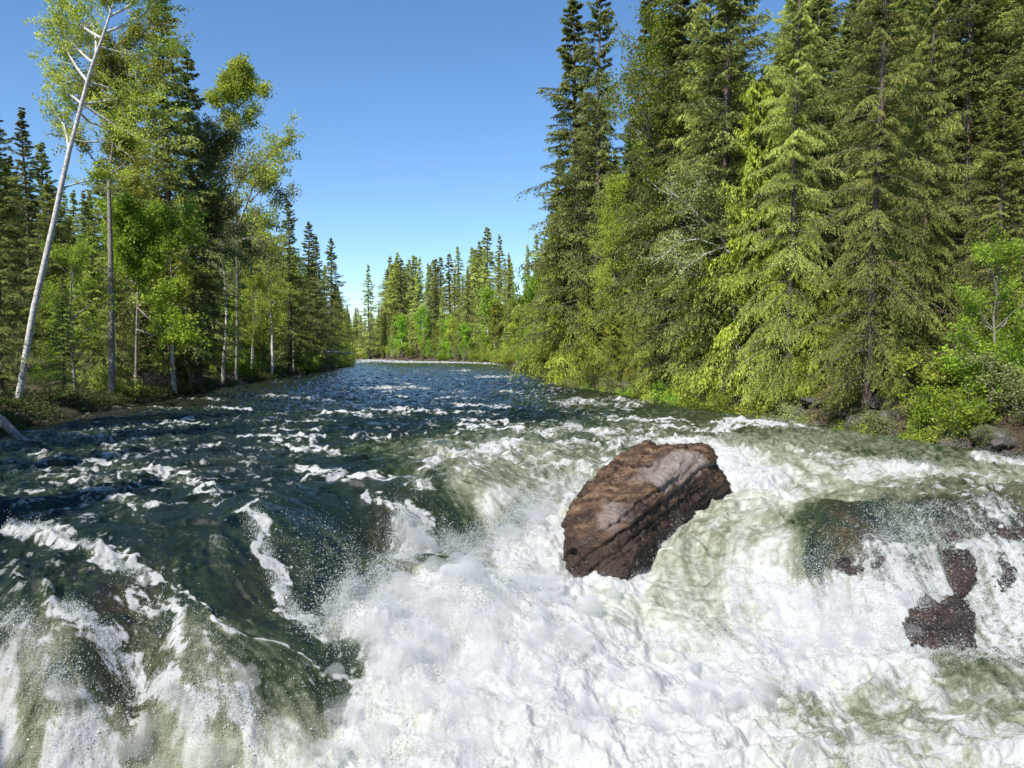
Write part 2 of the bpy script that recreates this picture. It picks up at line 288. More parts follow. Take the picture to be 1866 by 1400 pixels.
num = np.zeros((2, nv)); den = np.zeros(nv)
for px_, py_, f_, a_ in fap:
    d2 = ((wx-px_)**2+(.75*(wy-py_))**2)/(.035*py_)**2; ww = 1/(d2+.15)**2.2; num[0] += f_*ww; num[1] += a_*ww; den += ww
cov = num[0]/den; air = num[1]/den
far = sstep(60, 140, wy)
# strokes of white water along real crests
strk = np.zeros(nv)
jx = fbm(wx*1.6, wy*1.6, 3, 21)*.35; jy = fbm(wx*1.6+9, wy*1.6, 3, 22)*.35; sx, sy = wx+jx*np.minimum(wy/15, 2), wy+jy*np.minimum(wy/15, 2)*1.3
for pts, wpx, st in STROKES:
    P = [on_water(*q) for q in pts]; L = len(P)
    for i in range(L-1):
        a, b = P[i], P[i+1]; dm = (a[1]+b[1])/2; hc = max(CAMZ-(a[2]+b[2])/2, .5); kx = FPX/dm; ky = FPX*hc/dm**2*1.25
        rx = 3.2*wpx/kx+1; ry = 3.2*wpx/ky+1
        m = np.nonzero((wx > min(a[0], b[0])-rx) & (wx < max(a[0], b[0])+rx) & (wy > min(a[1], b[1])-ry) & (wy < max(a[1], b[1])+ry))[0]
        if not len(m): continue
        X1 = (sx[m]-a[0])*kx; Y1 = (sy[m]-a[1])*ky; vx, vy = (b[0]-a[0])*kx, (b[1]-a[1])*ky
        t = np.clip((X1*vx+Y1*vy)/(vx*vx+vy*vy+1e-9), 0, 1); dd = np.hypot(X1-t*vx, Y1-t*vy)
        strk[m] = np.maximum(strk[m], st*np.exp(-(dd/wpx)**2))
def unif(a): q = np.sort(a[::61]); return (np.searchsorted(q, a)/len(q)).astype(np.float32)
# flow direction and noise smeared along it
fl = np.hypot(gxs, gys)+1e-6; fx = -gxs/fl; fy = -gys/fl
bx_, by_ = .12*np.sin(wx*.2), -np.ones(nv); mixf = sstep(.05, .3, slope)
fx = fx*mixf+bx_*(1-mixf); fy = fy*mixf+by_*(1-mixf); l_ = np.hypot(fx, fy)+1e-6; fx /= l_; fy /= l_
turb = sstep(.25, .8, cov+.5*strk)
def smear(freq, s, step, n=4):
    r = np.zeros(nv, np.float32)
    for k_ in range(-n, n+1): r += pn((wx+fx*step*k_)*freq, (wy+fy*step*k_)*freq, s)
    return r/math.sqrt(2*n+1)
wxx = wx+fbm(wx*.8, wy*.8, 2, 31)*.7; wyy = wy+fbm(wx*.8, wy*.8, 2, 33)*.7
chopA = 1-np.abs(pn(wxx*.55, wyy*.95, 41))*2.2
chopB = 1-np.abs(pn(wxx*1.3+3, wyy*2.1, 43))*2.2
chopC = 1-np.abs(pn(wxx*3.1, wyy*4.3, 45))*2.2
chopC = chopC*(1-.7*turb); chopD = (1-.6*turb)*pn(wx*7.5, wy*9.5, 47); chopE = pn(wx*17, wy*21, 48)
calm = 1-.35*sstep(0, .3, np.exp(-((wx+2)**2+(wy-14)**2)/14))
h = (.30*chopA**2*np.sign(chopA)*.6+.12*chopB+.055*chopC+.028*chopD)*calm*(1-steep*.6)*(1-turb*.3)+.008*chopE*(1-.5*turb)
s1 = smear(2.2, 61, .14, 5); s2 = smear(5.5, 63, .09, 6); s3 = smear(13, 65, .05, 5)
bil = np.sqrt(fbm(wxx*1.1, wyy*1.1, 3, 51)**2+.012); bil2 = fbm(wx*3.3, wy*3.3, 4, 53, .65)
big = fbm(wx*.62+3, wy*.70, 2, 111); ub = unif(big+.35*bil)
h = h+turb*(.34*big+.34*bil+.07*bil2-.10)*(1-.5*steep)+steep*(.035*s1+.014*s2)+strk*.07+turb*.006*s3
crest = sstep(.30, .75, chopA*.4+chopB*.45+chopC*.25+.25*pn(wx*.35, wy*.35, 71))
edge = np.minimum(pdist(wx, wy, SHL), pdist(wx, wy, SHR)); ins = inside(wx, wy, RIVER)
h *= .25+.75*sstep(.2, 2.5, edge)
zw = zb+h
A_ = fbm(wxx*2.0, wyy*3.2, 5, 81, .62); B_ = fbm(wx*6, wy*9, 4, 83, .6)
flatn = A_*.9+B_*.35; streak = s1*.35+s2*.35+s3*.3+B_*.3
nn = unif(unif(flatn)*(1-mixf)+unif(streak*.75+flatn*.3)*mixf+.6*crest*(1-turb)); crest2 = sstep(.55, .95, unif(chopB*.5+chopC*.35+chopA*.3+chopD*.3+.2*A_))
thr = 1-np.clip(cov**1.2*(1-.45*(1-turb))*(1-.3*far), 0, 1.15)
soft = .09+.20*turb
patch = .12+1.1*sstep(.35, .8, unif(fbm(wx*.16, wy*.10, 3, 95)))
thr = 1-(1-thr)*(1-(1-turb)*(1-.62*patch))
foam = sstep(-soft, soft, nn-thr-.03)*(1-.25*(1-turb))
lc2 = 1-np.abs(fbm(wx*3.6+A_*.8, wy*5.0+B_*.5, 5, 99, .6))*2.6
froth = np.clip(cov*1.05+.62*(ub-.6)*turb+1.0*(unif(fbm(wx*2.2, wy*2.6, 7, 97, .72)*(1-.6*mixf)+(.3+.9*mixf)*streak+.2*lc2)-.52), 0, 1)
foam = foam*(1-turb*.85)+froth*turb*.85
lace = sstep(.72, .98, 1-np.abs(fbm(wxx*2.4, wyy*3.4, 4, 85))*3.2)
foam = np.maximum(foam, sstep(.35, .8, strk*(.75+1.1*(nn-.2))))
foam = np.maximum(foam, lace*sstep(.25, .5, cov)*.4)

foam *= sstep(.0, .25, edge)
air = np.clip(air+(.12*A_+.32*streak+.10*fbm(wx*5, wy*6, 4, 103, .7))*(air > .08)-.0+.25*strk, 0, 1)
BED = [(300,745,70,.5),(480,1075,45,.25),(230,1110,50,.5),(1560,1010,45,.9),(1300,785,90,.35),(150,765,90,.5),(720,1000,60,.4),(1720,925,50,.7),(1840,915,45,.6),(250,1300,40,.6)]
bed = np.zeros(nv)
for px_, py_, wp, st in BED:
    p = on_water(px_, py_); rx = wp*p[1]/FPX; ry = rx*2.2
    bed = np.maximum(bed, st*np.exp(-((wx-p[0])/rx)**2-((wy-p[1])/ry)**2))
bed *= np.clip(.8+A_*1.2, 0, 1)
idx = np.arange(nv).reshape(S_.shape)
F = np.stack([idx[:-1,:-1], idx[:-1,1:], idx[1:,1:], idx[1:,:-1]], -1).reshape(-1, 4)
keep = (ins | (edge < 4))[F].any(1)
WV = np.c_[wx, wy, zw]
tag(link('river_water', mesh('river_water', WV, F[keep], {'foam': foam, 'aer': air, 'bed': bed}, [M['water']])), 'dark river breaking into white rapids', kind='structure')
def zwat(x, y):                          # height of the finished surface
    i = np.clip(np.searchsorted(DP, y), 0, len(DP)-1); j = np.clip(np.searchsorted(SM, np.asarray(x)/np.maximum(y, 1)), 0, len(SM)-1)
    return zw.reshape(S_.shape)[i, j]

# spray: single drops thrown off the breaking water
rs = np.random.RandomState(77)
DR = []
def spray(pts, wpx, hgt, n, size=(.0035, .009), lean=(0, 0)):
    n = int(n*1.35); P = np.array([on_water(*q) for q in pts])
    if len(P) > 1:
        seg = rs.randint(0, len(P)-1, n); t = rs.rand(n, 1); p = P[seg]*(1-t)+P[seg+1]*t
    else: p = np.repeat(P, n, 0)
    r = (wpx/FPX*p[:,1]); x = p[:,0]+rs.randn(n)*r; y = p[:,1]+rs.randn(n)*r*1.3
    cl = np.clip(.5+1.6*fbm(x*2.2, y*2.2, 3, 91), .05, 2)     # clumps and jets
    up = rs.exponential(1, n)*hgt*cl
    z = zwat(x, y)+up; x = x+up*lean[0]; y = y+up*lean[1]
    s = .72*rs.uniform(size[0], size[1], n)*rs.choice([.6, 1, 1.7], n, p=[.68, .29, .03]); DR.append(np.c_[x, y, z, s])
spray([(600,1130),(640,1090),(700,1065),(760,1010),(830,1010),(880,1000),(940,960),(1000,915),(1060,880)],14,.17,60000)
spray([(640,1150),(750,1110),(850,1080),(950,1060),(1020,1040)],35,.13,36000)
spray([(700,1200),(900,1150),(1050,1120)],60,.07,14000)
spray([(720,985),(755,965),(770,1000)],13,.15,12000,lean=(-.2,-.2))
spray([(930,1000),(1000,940)],20,.14,9000)
spray([(450,940),(480,1000),(510,1080),(545,1140),(610,1170)],8,.06,6000,(.004,.010))
spray([(500,1000),(600,1020),(640,1060),(560,1100)],45,.16,1500,(.005,.011))
spray([(10,985),(120,1010),(260,1060)],6,.05,4000)
spray([(110,1110),(200,1190),(330,1290),(470,1330)],11,.07,8000)
spray([(250,1080),(330,1180),(430,1240)],28,.04,2500)
spray([(0,1150),(60,1200),(130,1290)],15,.07,4000)
spray([(0,1350),(200,1370),(450,1380)],40,.09,7000)
spray([(560,1320),(750,1340),(1000,1360)],60,.08,8000)
spray([(1440,1080),(1550,1090),(1650,1150)],40,.10,14000)
spray([(1600,980),(1700,960),(1866,940)],20,.07,9000)
spray([(1600,1060),(1750,1060),(1866,1060)],45,.09,22000)
spray([(1655,1130),(1710,1100),(1770,1130),(1750,1020)],14,.12,3000)
spray([(1500,1230),(1700,1190),(1866,1200)],26,.09,9000)
spray([(1200,1200),(1350,1160),(1450,1250)],60,.07,8000)
spray([(1310,810),(1350,860),(1390,900)],14,.10,8000)
spray([(1340,778),(1420,782),(1470,790)],7,.09,4000); spray([(1550,880),(1640,855),(1800,880)],12,.07,5000)
spray([(1790,842),(1866,850)],8,.09,4000); spray([(1020,965),(1050,1010),(1090,1050),(1150,1050),(1230,980)],9,.13,12000)
spray([(770,865),(870,825),(930,818)],8,.05,3500); spray([(1030,785),(1050,785)],6,.12,1500); spray([(440,808),(560,812)],5,.05,1500)
DRP = np.concatenate(DR); n = len(DRP)
T4 = np.array([(1,1,1),(1,-1,-1),(-1,1,-1),(-1,-1,1)], float); rot = rs.randn(n, 3, 3); rot[:, 0] = rot[:, 0]*.5+np.array([.25, -.5, .8]); q1 = rot[:,0]/np.linalg.norm(rot[:,0], axis=1)[:,None]
q2 = rot[:,1]-(rot[:,1]*q1).sum(1)[:,None]*q1; q2 /= np.linalg.norm(q2, axis=1)[:,None]; q3 = np.cross(q1, q2)
V = DRP[:,None,:3]+(T4[None,:,0,None]*(q1*rs.uniform(1, 3.2, (n, 1)))[:,None]+T4[None,:,1,None]*q2[:,None]+T4[None,:,2,None]*q3[:,None])*DRP[:,3][:,None,None]*.75
F = (np.arange(n)[:,None,None]*4+np.array([(0,1,2),(0,3,1),(0,2,3),(1,3,2)])[None]).reshape(-1, 3)
tag(link('water_spray', mesh('water_spray', V.reshape(-1, 3), F, mats=[M['drops']], smooth=False)), 'white droplets of spray flying above the rapids', 'spray', kind='stuff')

# fine mist hanging over the plunge: lumpy closed clouds of even density
def mist(areas, dens):
    bm = bmesh.new(); rm = np.random.RandomState(8)
    for pts, wpx, n_, r0, r1, lift in areas:
        P = np.array([on_water(*q) for q in pts]); 
        for _ in range(n_):
            i = rm.randint(0, max(1, len(P)-1)); t = rm.rand(); p = P[i]*(1-t)+P[min(i+1, len(P)-1)]*t; q = wpx/FPX*p[1]; p = p+np.array([rm.randn()*q, rm.randn()*q, 0]); r = rm.uniform(r0, r1)
            z = float(zwat(np.array([p[0]]), np.array([p[1]]))[0])+lift*rm.rand()
            bmesh.ops.create_icosphere(bm, subdivisions=2, radius=r, matrix=Matrix.Translation((p[0], p[1], z)) @ Matrix.Diagonal((1.1, 1.1, rm.uniform(.5, .9), 1)))
    me = bpy.data.meshes.new('m'); bm.to_mesh(me); bm.free(); o = bpy.data.objects.new('m', me); C.collection.objects.link(o)
    m = o.modifiers.new('r', 'REMESH'); m.mode = 'VOXEL'; m.voxel_size = .05; sm = o.modifiers.new('s', 'SMOOTH'); sm.iterations = 12
    e_ = bpy.data.meshes.new_from_object(o.evaluated_get(bpy.context.evaluated_depsgraph_get())); bpy.data.objects.remove(o)
    k_ = len(e_.vertices); V = np.empty(k_*3, np.float32); e_.vertices.foreach_get('co', V); V = V.reshape(-1, 3); N = np.empty(k_*3, np.float32); e_.vertex_normals.foreach_get('vector', N); N = N.reshape(-1, 3)
    V = V+N*(.20*n3(V, 2.3, 5)+.16*n3(V, 5, 8)+.09*n3(V, 13, 9))[:, None]; e_.vertices.foreach_set('co', V.ravel()); e_.update(); e_.name = 'spray_mist'
    e_.materials.clear(); o = bpy.data.objects.new('m', e_); C.collection.objects.link(o); m = o.modifiers.new('r', 'REMESH'); m.mode = 'VOXEL'; m.voxel_size = .045
    e2 = bpy.data.meshes.new_from_object(o.evaluated_get(bpy.context.evaluated_depsgraph_get())); bpy.data.objects.remove(o); e_ = e2; e_.name = 'spray_mist'
    k = NT('mist_air'); k.t.nodes.remove(k.b); vs = k.n('ShaderNodeVolumeScatter'); vs.inputs['Color'].default_value = (1, 1, 1, 1); vs.inputs['Density'].default_value = dens; vs.inputs['Anisotropy'].default_value = .2; k.l(vs.outputs[0], k.out.inputs['Volume'])
    e_.materials.clear(); e_.materials.append(k.m); tag(link('spray_mist', e_), 'soft white mist of spray hanging over the plunging water', 'mist', kind='stuff')
mist([([(620,1130),(700,1085),(780,1040),(880,1010),(960,960),(1010,930)], 18, 46, .10, .24, .10), ([(680,1180),(800,1120),(950,1080),(1050,1080)], 40, 60, .14, .32, .06), ([(650,1260),(850,1220),(1050,1180)], 50, 50, .14, .32, .05),
      ([(550,1340),(800,1330),(1100,1300),(1350,1280)], 60, 80, .12, .26, .05), ([(750,985),(765,1000)], 14, 9, .08, .18, .12), ([(1440,1110),(1560,1110),(1680,1160)], 35, 26, .10, .22, .05), ([(1250,1200),(1400,1180),(1550,1220)], 50, 30, .12, .26, .03),
      ([(0,1360),(200,1370),(420,1375)], 35, 26, .10, .24, .03), ([(1040,985),(1060,1030),(1110,1065)], 10, 12, .08, .16, .04), ([(1345,860),(1390,905)], 12, 9, .08, .15, .04)], 1.9)
C.cycles.volume_bounces = 5

# ------------------------------------------------------------------ rocks
def hull_rock(name, P, mat, voxel, disp, strata=None, ledge=None, seed=0, soft=6):
    bm = bmesh.new()
    for p in P: bm.verts.new(p)
    r = bmesh.ops.convex_hull(bm, input=bm.verts[:]); bmesh.ops.delete(bm, geom=[g for g in r['geom_interior'] if isinstance(g, bmesh.types.BMVert)], context='VERTS')
    me = bpy.data.meshes.new(name); bm.to_mesh(me); bm.free(); o = bpy.data.objects.new(name, me); C.collection.objects.link(o)
    m = o.modifiers.new('r', 'REMESH'); m.mode = 'VOXEL'; m.voxel_size = voxel; s = o.modifiers.new('s', 'SMOOTH'); s.iterations = soft; s.factor = .5
    dg = bpy.context.evaluated_depsgraph_get(); e_ = bpy.data.meshes.new_from_object(o.evaluated_get(dg)); bpy.data.objects.remove(o)
    k_ = len(e_.vertices); V = np.empty(k_*3, np.float32); e_.vertices.foreach_get('co', V); V = V.reshape(-1, 3)
    N = np.empty(k_*3, np.float32); e_.vertex_normals.foreach_get('vector', N); N = N.reshape(-1, 3)
    d = disp*(.9*n3(V, .9/disp*.12, seed)+.5*n3(V, 2.4, seed+3)+.30*n3(V, 6, seed+5)+.20*n3(V, 14, seed+7)+.12*n3(V, 30, seed+8))
    if strata is not None:
        st = np.array(strata, float); st /= np.linalg.norm(st); q = V@st+.18*n3(V, .8, seed+9)+.05*n3(V, 3, seed+10)
        for per, am in ((.52, .11), (.19, .05), (.075, .022)):
            fr = q/per-np.floor(q/per); d += am*(fr**.5-.6)*np.clip(.6+1.4*n3(V, .7, seed+12+int(per*10)), .1, 1.4)
        if ledge:
            q0, am = ledge; d -= am*sstep(q0, q0+.06, q)*(1-.85*sstep(q0+.10, q0+1.5, q))
    V = V+N*d[:,None]; e_.vertices.foreach_set('co', V.ravel().astype(np.float32)); e_.materials.clear(); e_.materials.append(mat)
    e_.polygons.foreach_set('use_smooth', np.ones(len(e_.polygons), bool)); e_.update(); e_.name = name
    return e_
BP = [(1068,890,17.7),(1082,866,18),(1120,834,19),(1170,812,20),(1230,808,20.8),(1288,812,21.2),(1308,832,21.2),(1330,870,20.9),(1334,903,20.3),(1250,928,18.6),(1240,960,17.8),(1200,1000,16.9),(1150,1048,15.7),
      (1085,1050,15.6),(1048,1005,16),(1028,962,16.6),(1040,920,17.1),(1150,960,16.05),(1110,945,16.1),(1215,870,17.8),(1270,870,18.8),(1292,905,19.0),(1225,930,17.9),(1165,1000,15.9)]
P = [atd(*q) for q in BP]; P += [p+np.array((0, .2, -2.2)) for p in P] + [p+np.array((.1, 1.5, -1.2)) for p in P[1:8]]
strata_n = np.cross(atd(1290,830,21)-atd(1060,1000,16), np.array((.25, -1, .6)))
strata_n = strata_n/np.linalg.norm(strata_n)*(1 if strata_n[0] > 0 else -1); q0 = float(strata_n@atd(1222,895,17.8))
me = hull_rock('boulder', P, M['rock'], .03, .16, strata_n, (q0, .09), 3)
Vb = np.empty(len(me.vertices)*3, np.float32); me.vertices.foreach_get('co', Vb); Vb = Vb.reshape(-1, 3)
def segd(V, a, b): v = b-a; t = np.clip((V-a)@v/(v@v), 0, 1); return np.linalg.norm(V-a-t[:, None]*v, axis=1)
pl = np.maximum(sstep(.62, .3, segd(Vb, atd(1195,872,17.9), atd(1268,828,19.6))+.35*n3(Vb, 2.2, 4)), .75*sstep(.4, .15, segd(Vb, atd(1112,945,16.2), atd(1125,925,16.5))+.25*n3(Vb, 3, 4)))
wt = sstep(.55, 0, Vb[:, 2]-(-.75+.42*sstep(1.5, 5.5, Vb[:, 0])*1.3)+.5*n3(Vb, 1.6, 6))
for nm_, ar_ in (('pale', pl), ('wet', wt)): me.attributes.new(nm_, 'FLOAT', 'POINT').data.foreach_set('value', ar_.astype(np.float32))
b = tag(link('boulder', me), 'big brown layered boulder standing out of the white rapids', 'boulder')
def wrock(name, pts, lab, grp=None):
    P = []
    for a, b_, dd in pts:
        p = on_water(a, b_); P.append(atd(a, b_, p[1]-dd))
    P = P+[p+np.array((0, 1.2, -.3)) for p in P]+[p+np.array((0, .6, -.9)) for p in P]
    return tag(link(name, hull_rock(name, P, M['wetrock'], .03, .10, (1, .1, .2), None, len(lab), 2)), lab, 'rock', grp)
wrock('wet_rock', [(1660,1094,.06),(1715,1084,.10),(1770,1092,.08),(1776,1170,.16),(1752,1184,.16),(1662,1182,.16),(1652,1135,.12),(1700,1120,.24),(1745,1130,.24),(1710,1170,.24)], 'square dark wet rock at the foot of the right hand falls')
wrock('wet_rock', [(1712,975,.05),(1748,955,.05),(1778,985,.07),(1776,1050,.09),(1748,1092,.10),(1728,1060,.11),(1752,1020,.18)], 'narrow brown wet rock halfway up the falls, above the square one')
wrock('wet_rock', [(1478,1000,.01),(1530,958,.02),(1600,962,.02),(1630,1000,.03),(1600,1034,.07),(1550,1044,.10),(1500,1036,.05)], 'low dark rock under the smooth water hump left of the falls')
wrock('wet_rock', [(1690,945,.01),(1760,905,.03),(1850,892,.05),(1925,900,.05),(1930,960,.05),(1860,990,.03),(1800,960,.04)], 'broad dark ledge awash at the right edge above the falls')
wrock('wet_rock', [(1800,1010,.0),(1840,990,.02),(1885,1010,.02),(1890,1090,.03),(1850,1110,.03),(1815,1080,.02)], 'rock seen through the curtain of water at the right edge')

# ------------------------------------------------------------------ trees
def tubes(P, r, sides=4, cap=False):     # P (n,k,3), r (n,k)
    P = np.asarray(P, float); n_, k_, _ = P.shape; T = np.gradient(P, axis=1); T /= np.linalg.norm(T, axis=2, keepdims=True)+1e-9
    ref = np.where(np.abs(T[..., 2:3]) > .9, np.array([1., 0, 0]), np.array([0, 0, 1.])); U = np.cross(T, ref); U /= np.linalg.norm(U, axis=2, keepdims=True)+1e-9; Vv = np.cross(T, U)
    a = np.arange(sides)*2*np.pi/sides
    V = P[:, :, None]+np.asarray(r)[:, :, None, None]*(np.cos(a)[None, None, :, None]*U[:, :, None]+np.sin(a)[None, None, :, None]*Vv[:, :, None])
    i = np.arange(n_*k_*sides).reshape(n_, k_, sides); j = np.roll(i, -1, 2)
    F = np.stack([i[:, :-1], j[:, :-1], j[:, 1:], i[:, 1:]], -1).reshape(-1, 4); return V.reshape(-1, 3), F
def join(*vf):
    off = 0; Vs = []; Fs = []
    for V, F in vf: Vs.append(V); Fs.append(F+off); off += len(V)
    return np.concatenate(Vs), np.concatenate(Fs)
def unit(a): return a/(np.linalg.norm(a, axis=-1, keepdims=True)+1e-9)
def leaves(P, D, Nn, l, w_, rs):          # small pointed faces, one per leaf or needle tuft
    n_ = len(P); D = unit(D); S = unit(np.cross(D, Nn)); Nn = np.cross(S, D); l = (l*rs.uniform(.7, 1.3, n_))[:, None]; w2 = (w_*rs.uniform(.7, 1.3, n_))[:, None]/2
    V = np.stack([P-D*l*.45, P+S*w2-D*l*.05+Nn*l*.06, P+D*l*.55, P-S*w2-D*l*.05+Nn*l*.06], 1)
    return V.reshape(-1, 3), np.arange(n_*4).reshape(-1, 4)
def conifer(seed, H, Rm, mat, base=.08, nb=260, nt=9, nl=8, up=.15, droop=.45, lift=.12, hang=.3, leaf=(.16, .05), prof=.8, tw=.42, gap=.15, bark='bark', lean=0., drop_bare=0., bare=.07, inb=.2):
    rs = np.random.RandomState(seed); t = np.sort(np.clip(np.linspace(base, .99, nb)+rs.randn(nb)*.006, base, .995)); az = np.arange(nb)*2.399+rs.randn(nb)*.45
    lump = 1+.30*np.sin(az*2+t*9+seed)*np.sin(t*23+seed)+.15*np.sin(t*61+az)
    L = Rm*(1-t)**prof*np.clip((t-base)/.10*.5+.6, 0, 1)*rs.uniform(.55, 1.2, nb)*lump+.10; L[rs.rand(nb) < gap] *= .5
    tk = 10; tz = np.linspace(0, 1, tk); tx = np.cumsum(rs.randn(tk))*.012*H/6+lean*H*tz**1.5; ty = np.cumsum(rs.randn(tk))*.012*H/6; tx -= tx[0]; ty -= ty[0]
    cxy = np.c_[np.interp(t, tz, tx), np.interp(t, tz, ty)]
    out = np.c_[np.cos(az), np.sin(az), np.zeros(nb)]; side = np.c_[-np.sin(az), np.cos(az), np.zeros(nb)]
    upv = up+.55*t**2.2+rs.randn(nb)*.08; dv = droop*(1-.45*t)*rs.uniform(.7, 1.3, nb); org = np.c_[cxy, t*H]
    zc = lambda s: L[:, None]*(upv[:, None]*s-dv[:, None]*s**2+lift*s**4)
    S1 = np.linspace(0, 1, 5)[None]; LP = org[:, None]+out[:, None]*(L[:, None]*S1)[..., None]; LP[..., 2] += zc(S1)
    lr = (.006+.011*L)[:, None]*(1-.85*S1)
    rt = H*.011+.02; TP_ = np.c_[tx, ty, tz*H][None]; tr = (rt*(1-tz)**.8+.012)[None]; TP_[0, 0, 2] = -.6
    tr[0, 0] *= 1.35; V, F = join(tubes(TP_, tr, 8), tubes(LP, lr, 3)); tme = mesh('trunk', V, F, mats=[M[bark]])
    s = (.10+.88*(np.arange(nt)+.5)/nt)[None, :, None]+rs.uniform(-.04, .04, (nb, nt, 2)); s = np.clip(s, .05, 1)
    sg = np.array([1, -1])[None, None]; th = rs.uniform(.45, 1.2, (nb, nt, 2)); lt = L[:, None, None]*tw*(1-.72*s)*rs.uniform(.6, 1.2, s.shape)+.10
    d = np.cos(th)[..., None]*out[:, None, None]+(sg*np.sin(th))[..., None]*side[:, None, None]; d[..., 2] += (upv[:, None, None]-2*dv[:, None, None]*s)*.6
    st = org[:, None, None]+out[:, None, None]*(L[:, None, None]*s)[..., None]; st[..., 2] += L[:, None, None]*(upv[:, None, None]*s-dv[:, None, None]*s**2+lift*s**4)
    u = (np.arange(nl)+.7)/nl; P = st[..., None, :]+d[..., None, :]*(lt[..., None]*u)[..., None]; P[..., 2] -= hang*lt[..., None]*u**2
    P = P+rs.randn(*P.shape)*leaf[0]*.3*np.clip(1.6*(1-t), .15, 1)[:, None, None, None, None]; D = np.repeat(d[..., None, :], nl, 3).copy(); D[..., 2] -= 2*hang*u; D += rs.randn(*D.shape)*.45
    Nn = rs.randn(*D.shape)*.55; Nn[..., 2] += .8; br = rs.rand(nb)[:, None, None, None]
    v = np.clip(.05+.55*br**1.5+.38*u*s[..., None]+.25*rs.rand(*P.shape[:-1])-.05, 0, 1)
    k_ = np.ones(P.shape[:-1], bool)
    k_ &= (rs.rand(nb) > bare)[:, None, None, None] & (rs.rand(*s.shape)[..., None] > .12)
    inner = np.broadcast_to((s[..., None] < inb) & (t[:, None, None, None] < .85) & (rs.rand(*P.shape[:-1]) < .8), P.shape[:-1]); k_ &= ~inner
    if drop_bare: k_ &= ~((s[..., None] < .45) & (t[:, None, None, None] < drop_bare))
    k_ = k_.ravel(); V, F = leaves(P.reshape(-1, 3)[k_], D.reshape(-1, 3)[k_], Nn.reshape(-1, 3)[k_], leaf[0], leaf[1], rs)
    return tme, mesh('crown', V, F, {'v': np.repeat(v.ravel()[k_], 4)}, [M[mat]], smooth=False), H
def leaf_cloud(B, rs, per, sig, leaf, mat, vary=None):   # B (n,k,3) twig polylines
    n_, k_, _ = B.shape; idx_ = rs.randint(0, n_, n_*per); t_ = rs.beta(1.6, 1, n_*per)*(k_-1); i0 = np.minimum(t_.astype(int), k_-2); f = (t_-i0)[:, None]
    P = B[idx_, i0]*(1-f)+B[idx_, i0+1]*f+rs.randn(n_*per, 3)*sig*np.array([1, 1, .75]); D = rs.randn(n_*per, 3); D[:, 2] -= .5; Nn = rs.randn(n_*per, 3); Nn[:, 2] += .9
    v = np.clip(.5+.22*rs.randn(n_)[idx_]+.2*rs.randn(n_*per), 0, 1)
    V, F = leaves(P, D, Nn, leaf[0], leaf[1], rs); return mesh('crown', V, F, {'v': np.repeat(v, 4)}, [M[mat]], smooth=False)
def grow(rs, org, dirs, L, k_=5, wig=.12, rise=.25):
    n_ = len(org); s = np.linspace(0, 1, k_); P = org[:, None]+dirs[:, None]*(L[:, None]*s)[..., None]; P[..., 2] += rise*L[:, None]*s**2
    wn = np.cumsum(rs.randn(n_, k_, 3), 1)*wig*L[:, None, None]/k_; wn -= wn[:, :1]; return P+wn
def broadleaf(seed, H, Rm, mat, bark='grey', t0=.3, nlimb=26, nsub=9, per=34, leaf=(.10, .085), sig=.16, trunk=None, r0=None, limbs=None, twigs=True, elev=.55, prof=None, rise=.25, lean=.03):
    rs = np.random.RandomState(seed)
    if trunk is None:
        tz = np.linspace(0, 1, 9); o = np.cumsum(rs.randn(9, 2), 0)*H*.010; o -= o[0]; trunk = np.c_[o[:, 0]+lean*H*tz**1.5, o[:, 1], tz*H]; trunk[0, 2] = -.4
    trunk = np.asarray(trunk, float); k_ = len(trunk); tt = np.linspace(0, 1, k_); r0 = r0 or H*.011+.02
    parts = [tubes(trunk[None], (r0*(1-tt*.88))[None], 8)]
    t = np.sort(rs.uniform(t0, .99, nlimb)); org = np.stack([np.interp(t, tt, trunk[:, i]) for i in range(3)], 1); az = np.arange(nlimb)*2.4+rs.randn(nlimb)*.5
    p_ = prof(t) if prof else np.sin(np.pi*np.clip((t-t0)/(1-t0)*.8+.15, 0, 1))**.7
    el = elev+.35*t+rs.randn(nlimb)*.15; dr_ = np.c_[np.cos(az)*np.cos(el), np.sin(az)*np.cos(el), np.sin(el)]; L = Rm*p_*rs.uniform(.6, 1.2, nlimb)+.25
    LB = grow(rs, org, dr_, L, 6, .22, rise)
    if limbs is not None:
        LX = np.array([[np.array([np.interp(q, np.linspace(0, 1, len(l)), np.array(l)[:, i]) for i in range(3)]) for q in np.linspace(0, 1, 6)] for l in limbs]); LB = np.concatenate([LB, LX]) if nlimb > 1 else LX
        L = np.r_[L, np.linalg.norm(LX[:, -1]-LX[:, 0], axis=1)] if nlimb > 1 else np.linalg.norm(LX[:, -1]-LX[:, 0], axis=1)
    parts.append(tubes(LB, (.012+.013*L)[:, None]*np.linspace(1, .25, 6)[None], 5))
    n_ = len(LB); s = rs.uniform(.25, 1, (n_, nsub))*5; i0 = np.minimum(s.astype(int), 4); f = (s-i0)[..., None]; ii = np.arange(n_)[:, None]
    o2 = (LB[ii, i0]*(1-f)+LB[ii, i0+1]*f).reshape(-1, 3); ld = unit(LB[:, -1]-LB[:, 0])[:, None].repeat(nsub, 1).reshape(-1, 3)
    d2 = unit(ld*.7+rs.randn(n_*nsub, 3)*.75+np.array([0, 0, .15])); L2 = (L[:, None].repeat(nsub, 1)*.34*rs.uniform(.5, 1.2, (n_, nsub))).ravel()+.15
    SB = grow(rs, o2, d2, L2, 4, .2, .1); parts.append(tubes(SB, (.004+.006*L2)[:, None]*np.linspace(1, .3, 4)[None], 3))
    V, F = join(*parts); tme = mesh('trunk', V, F, mats=[M[bark]])
    return tme, (leaf_cloud(SB, rs, per, sig, leaf, mat) if per else None), H
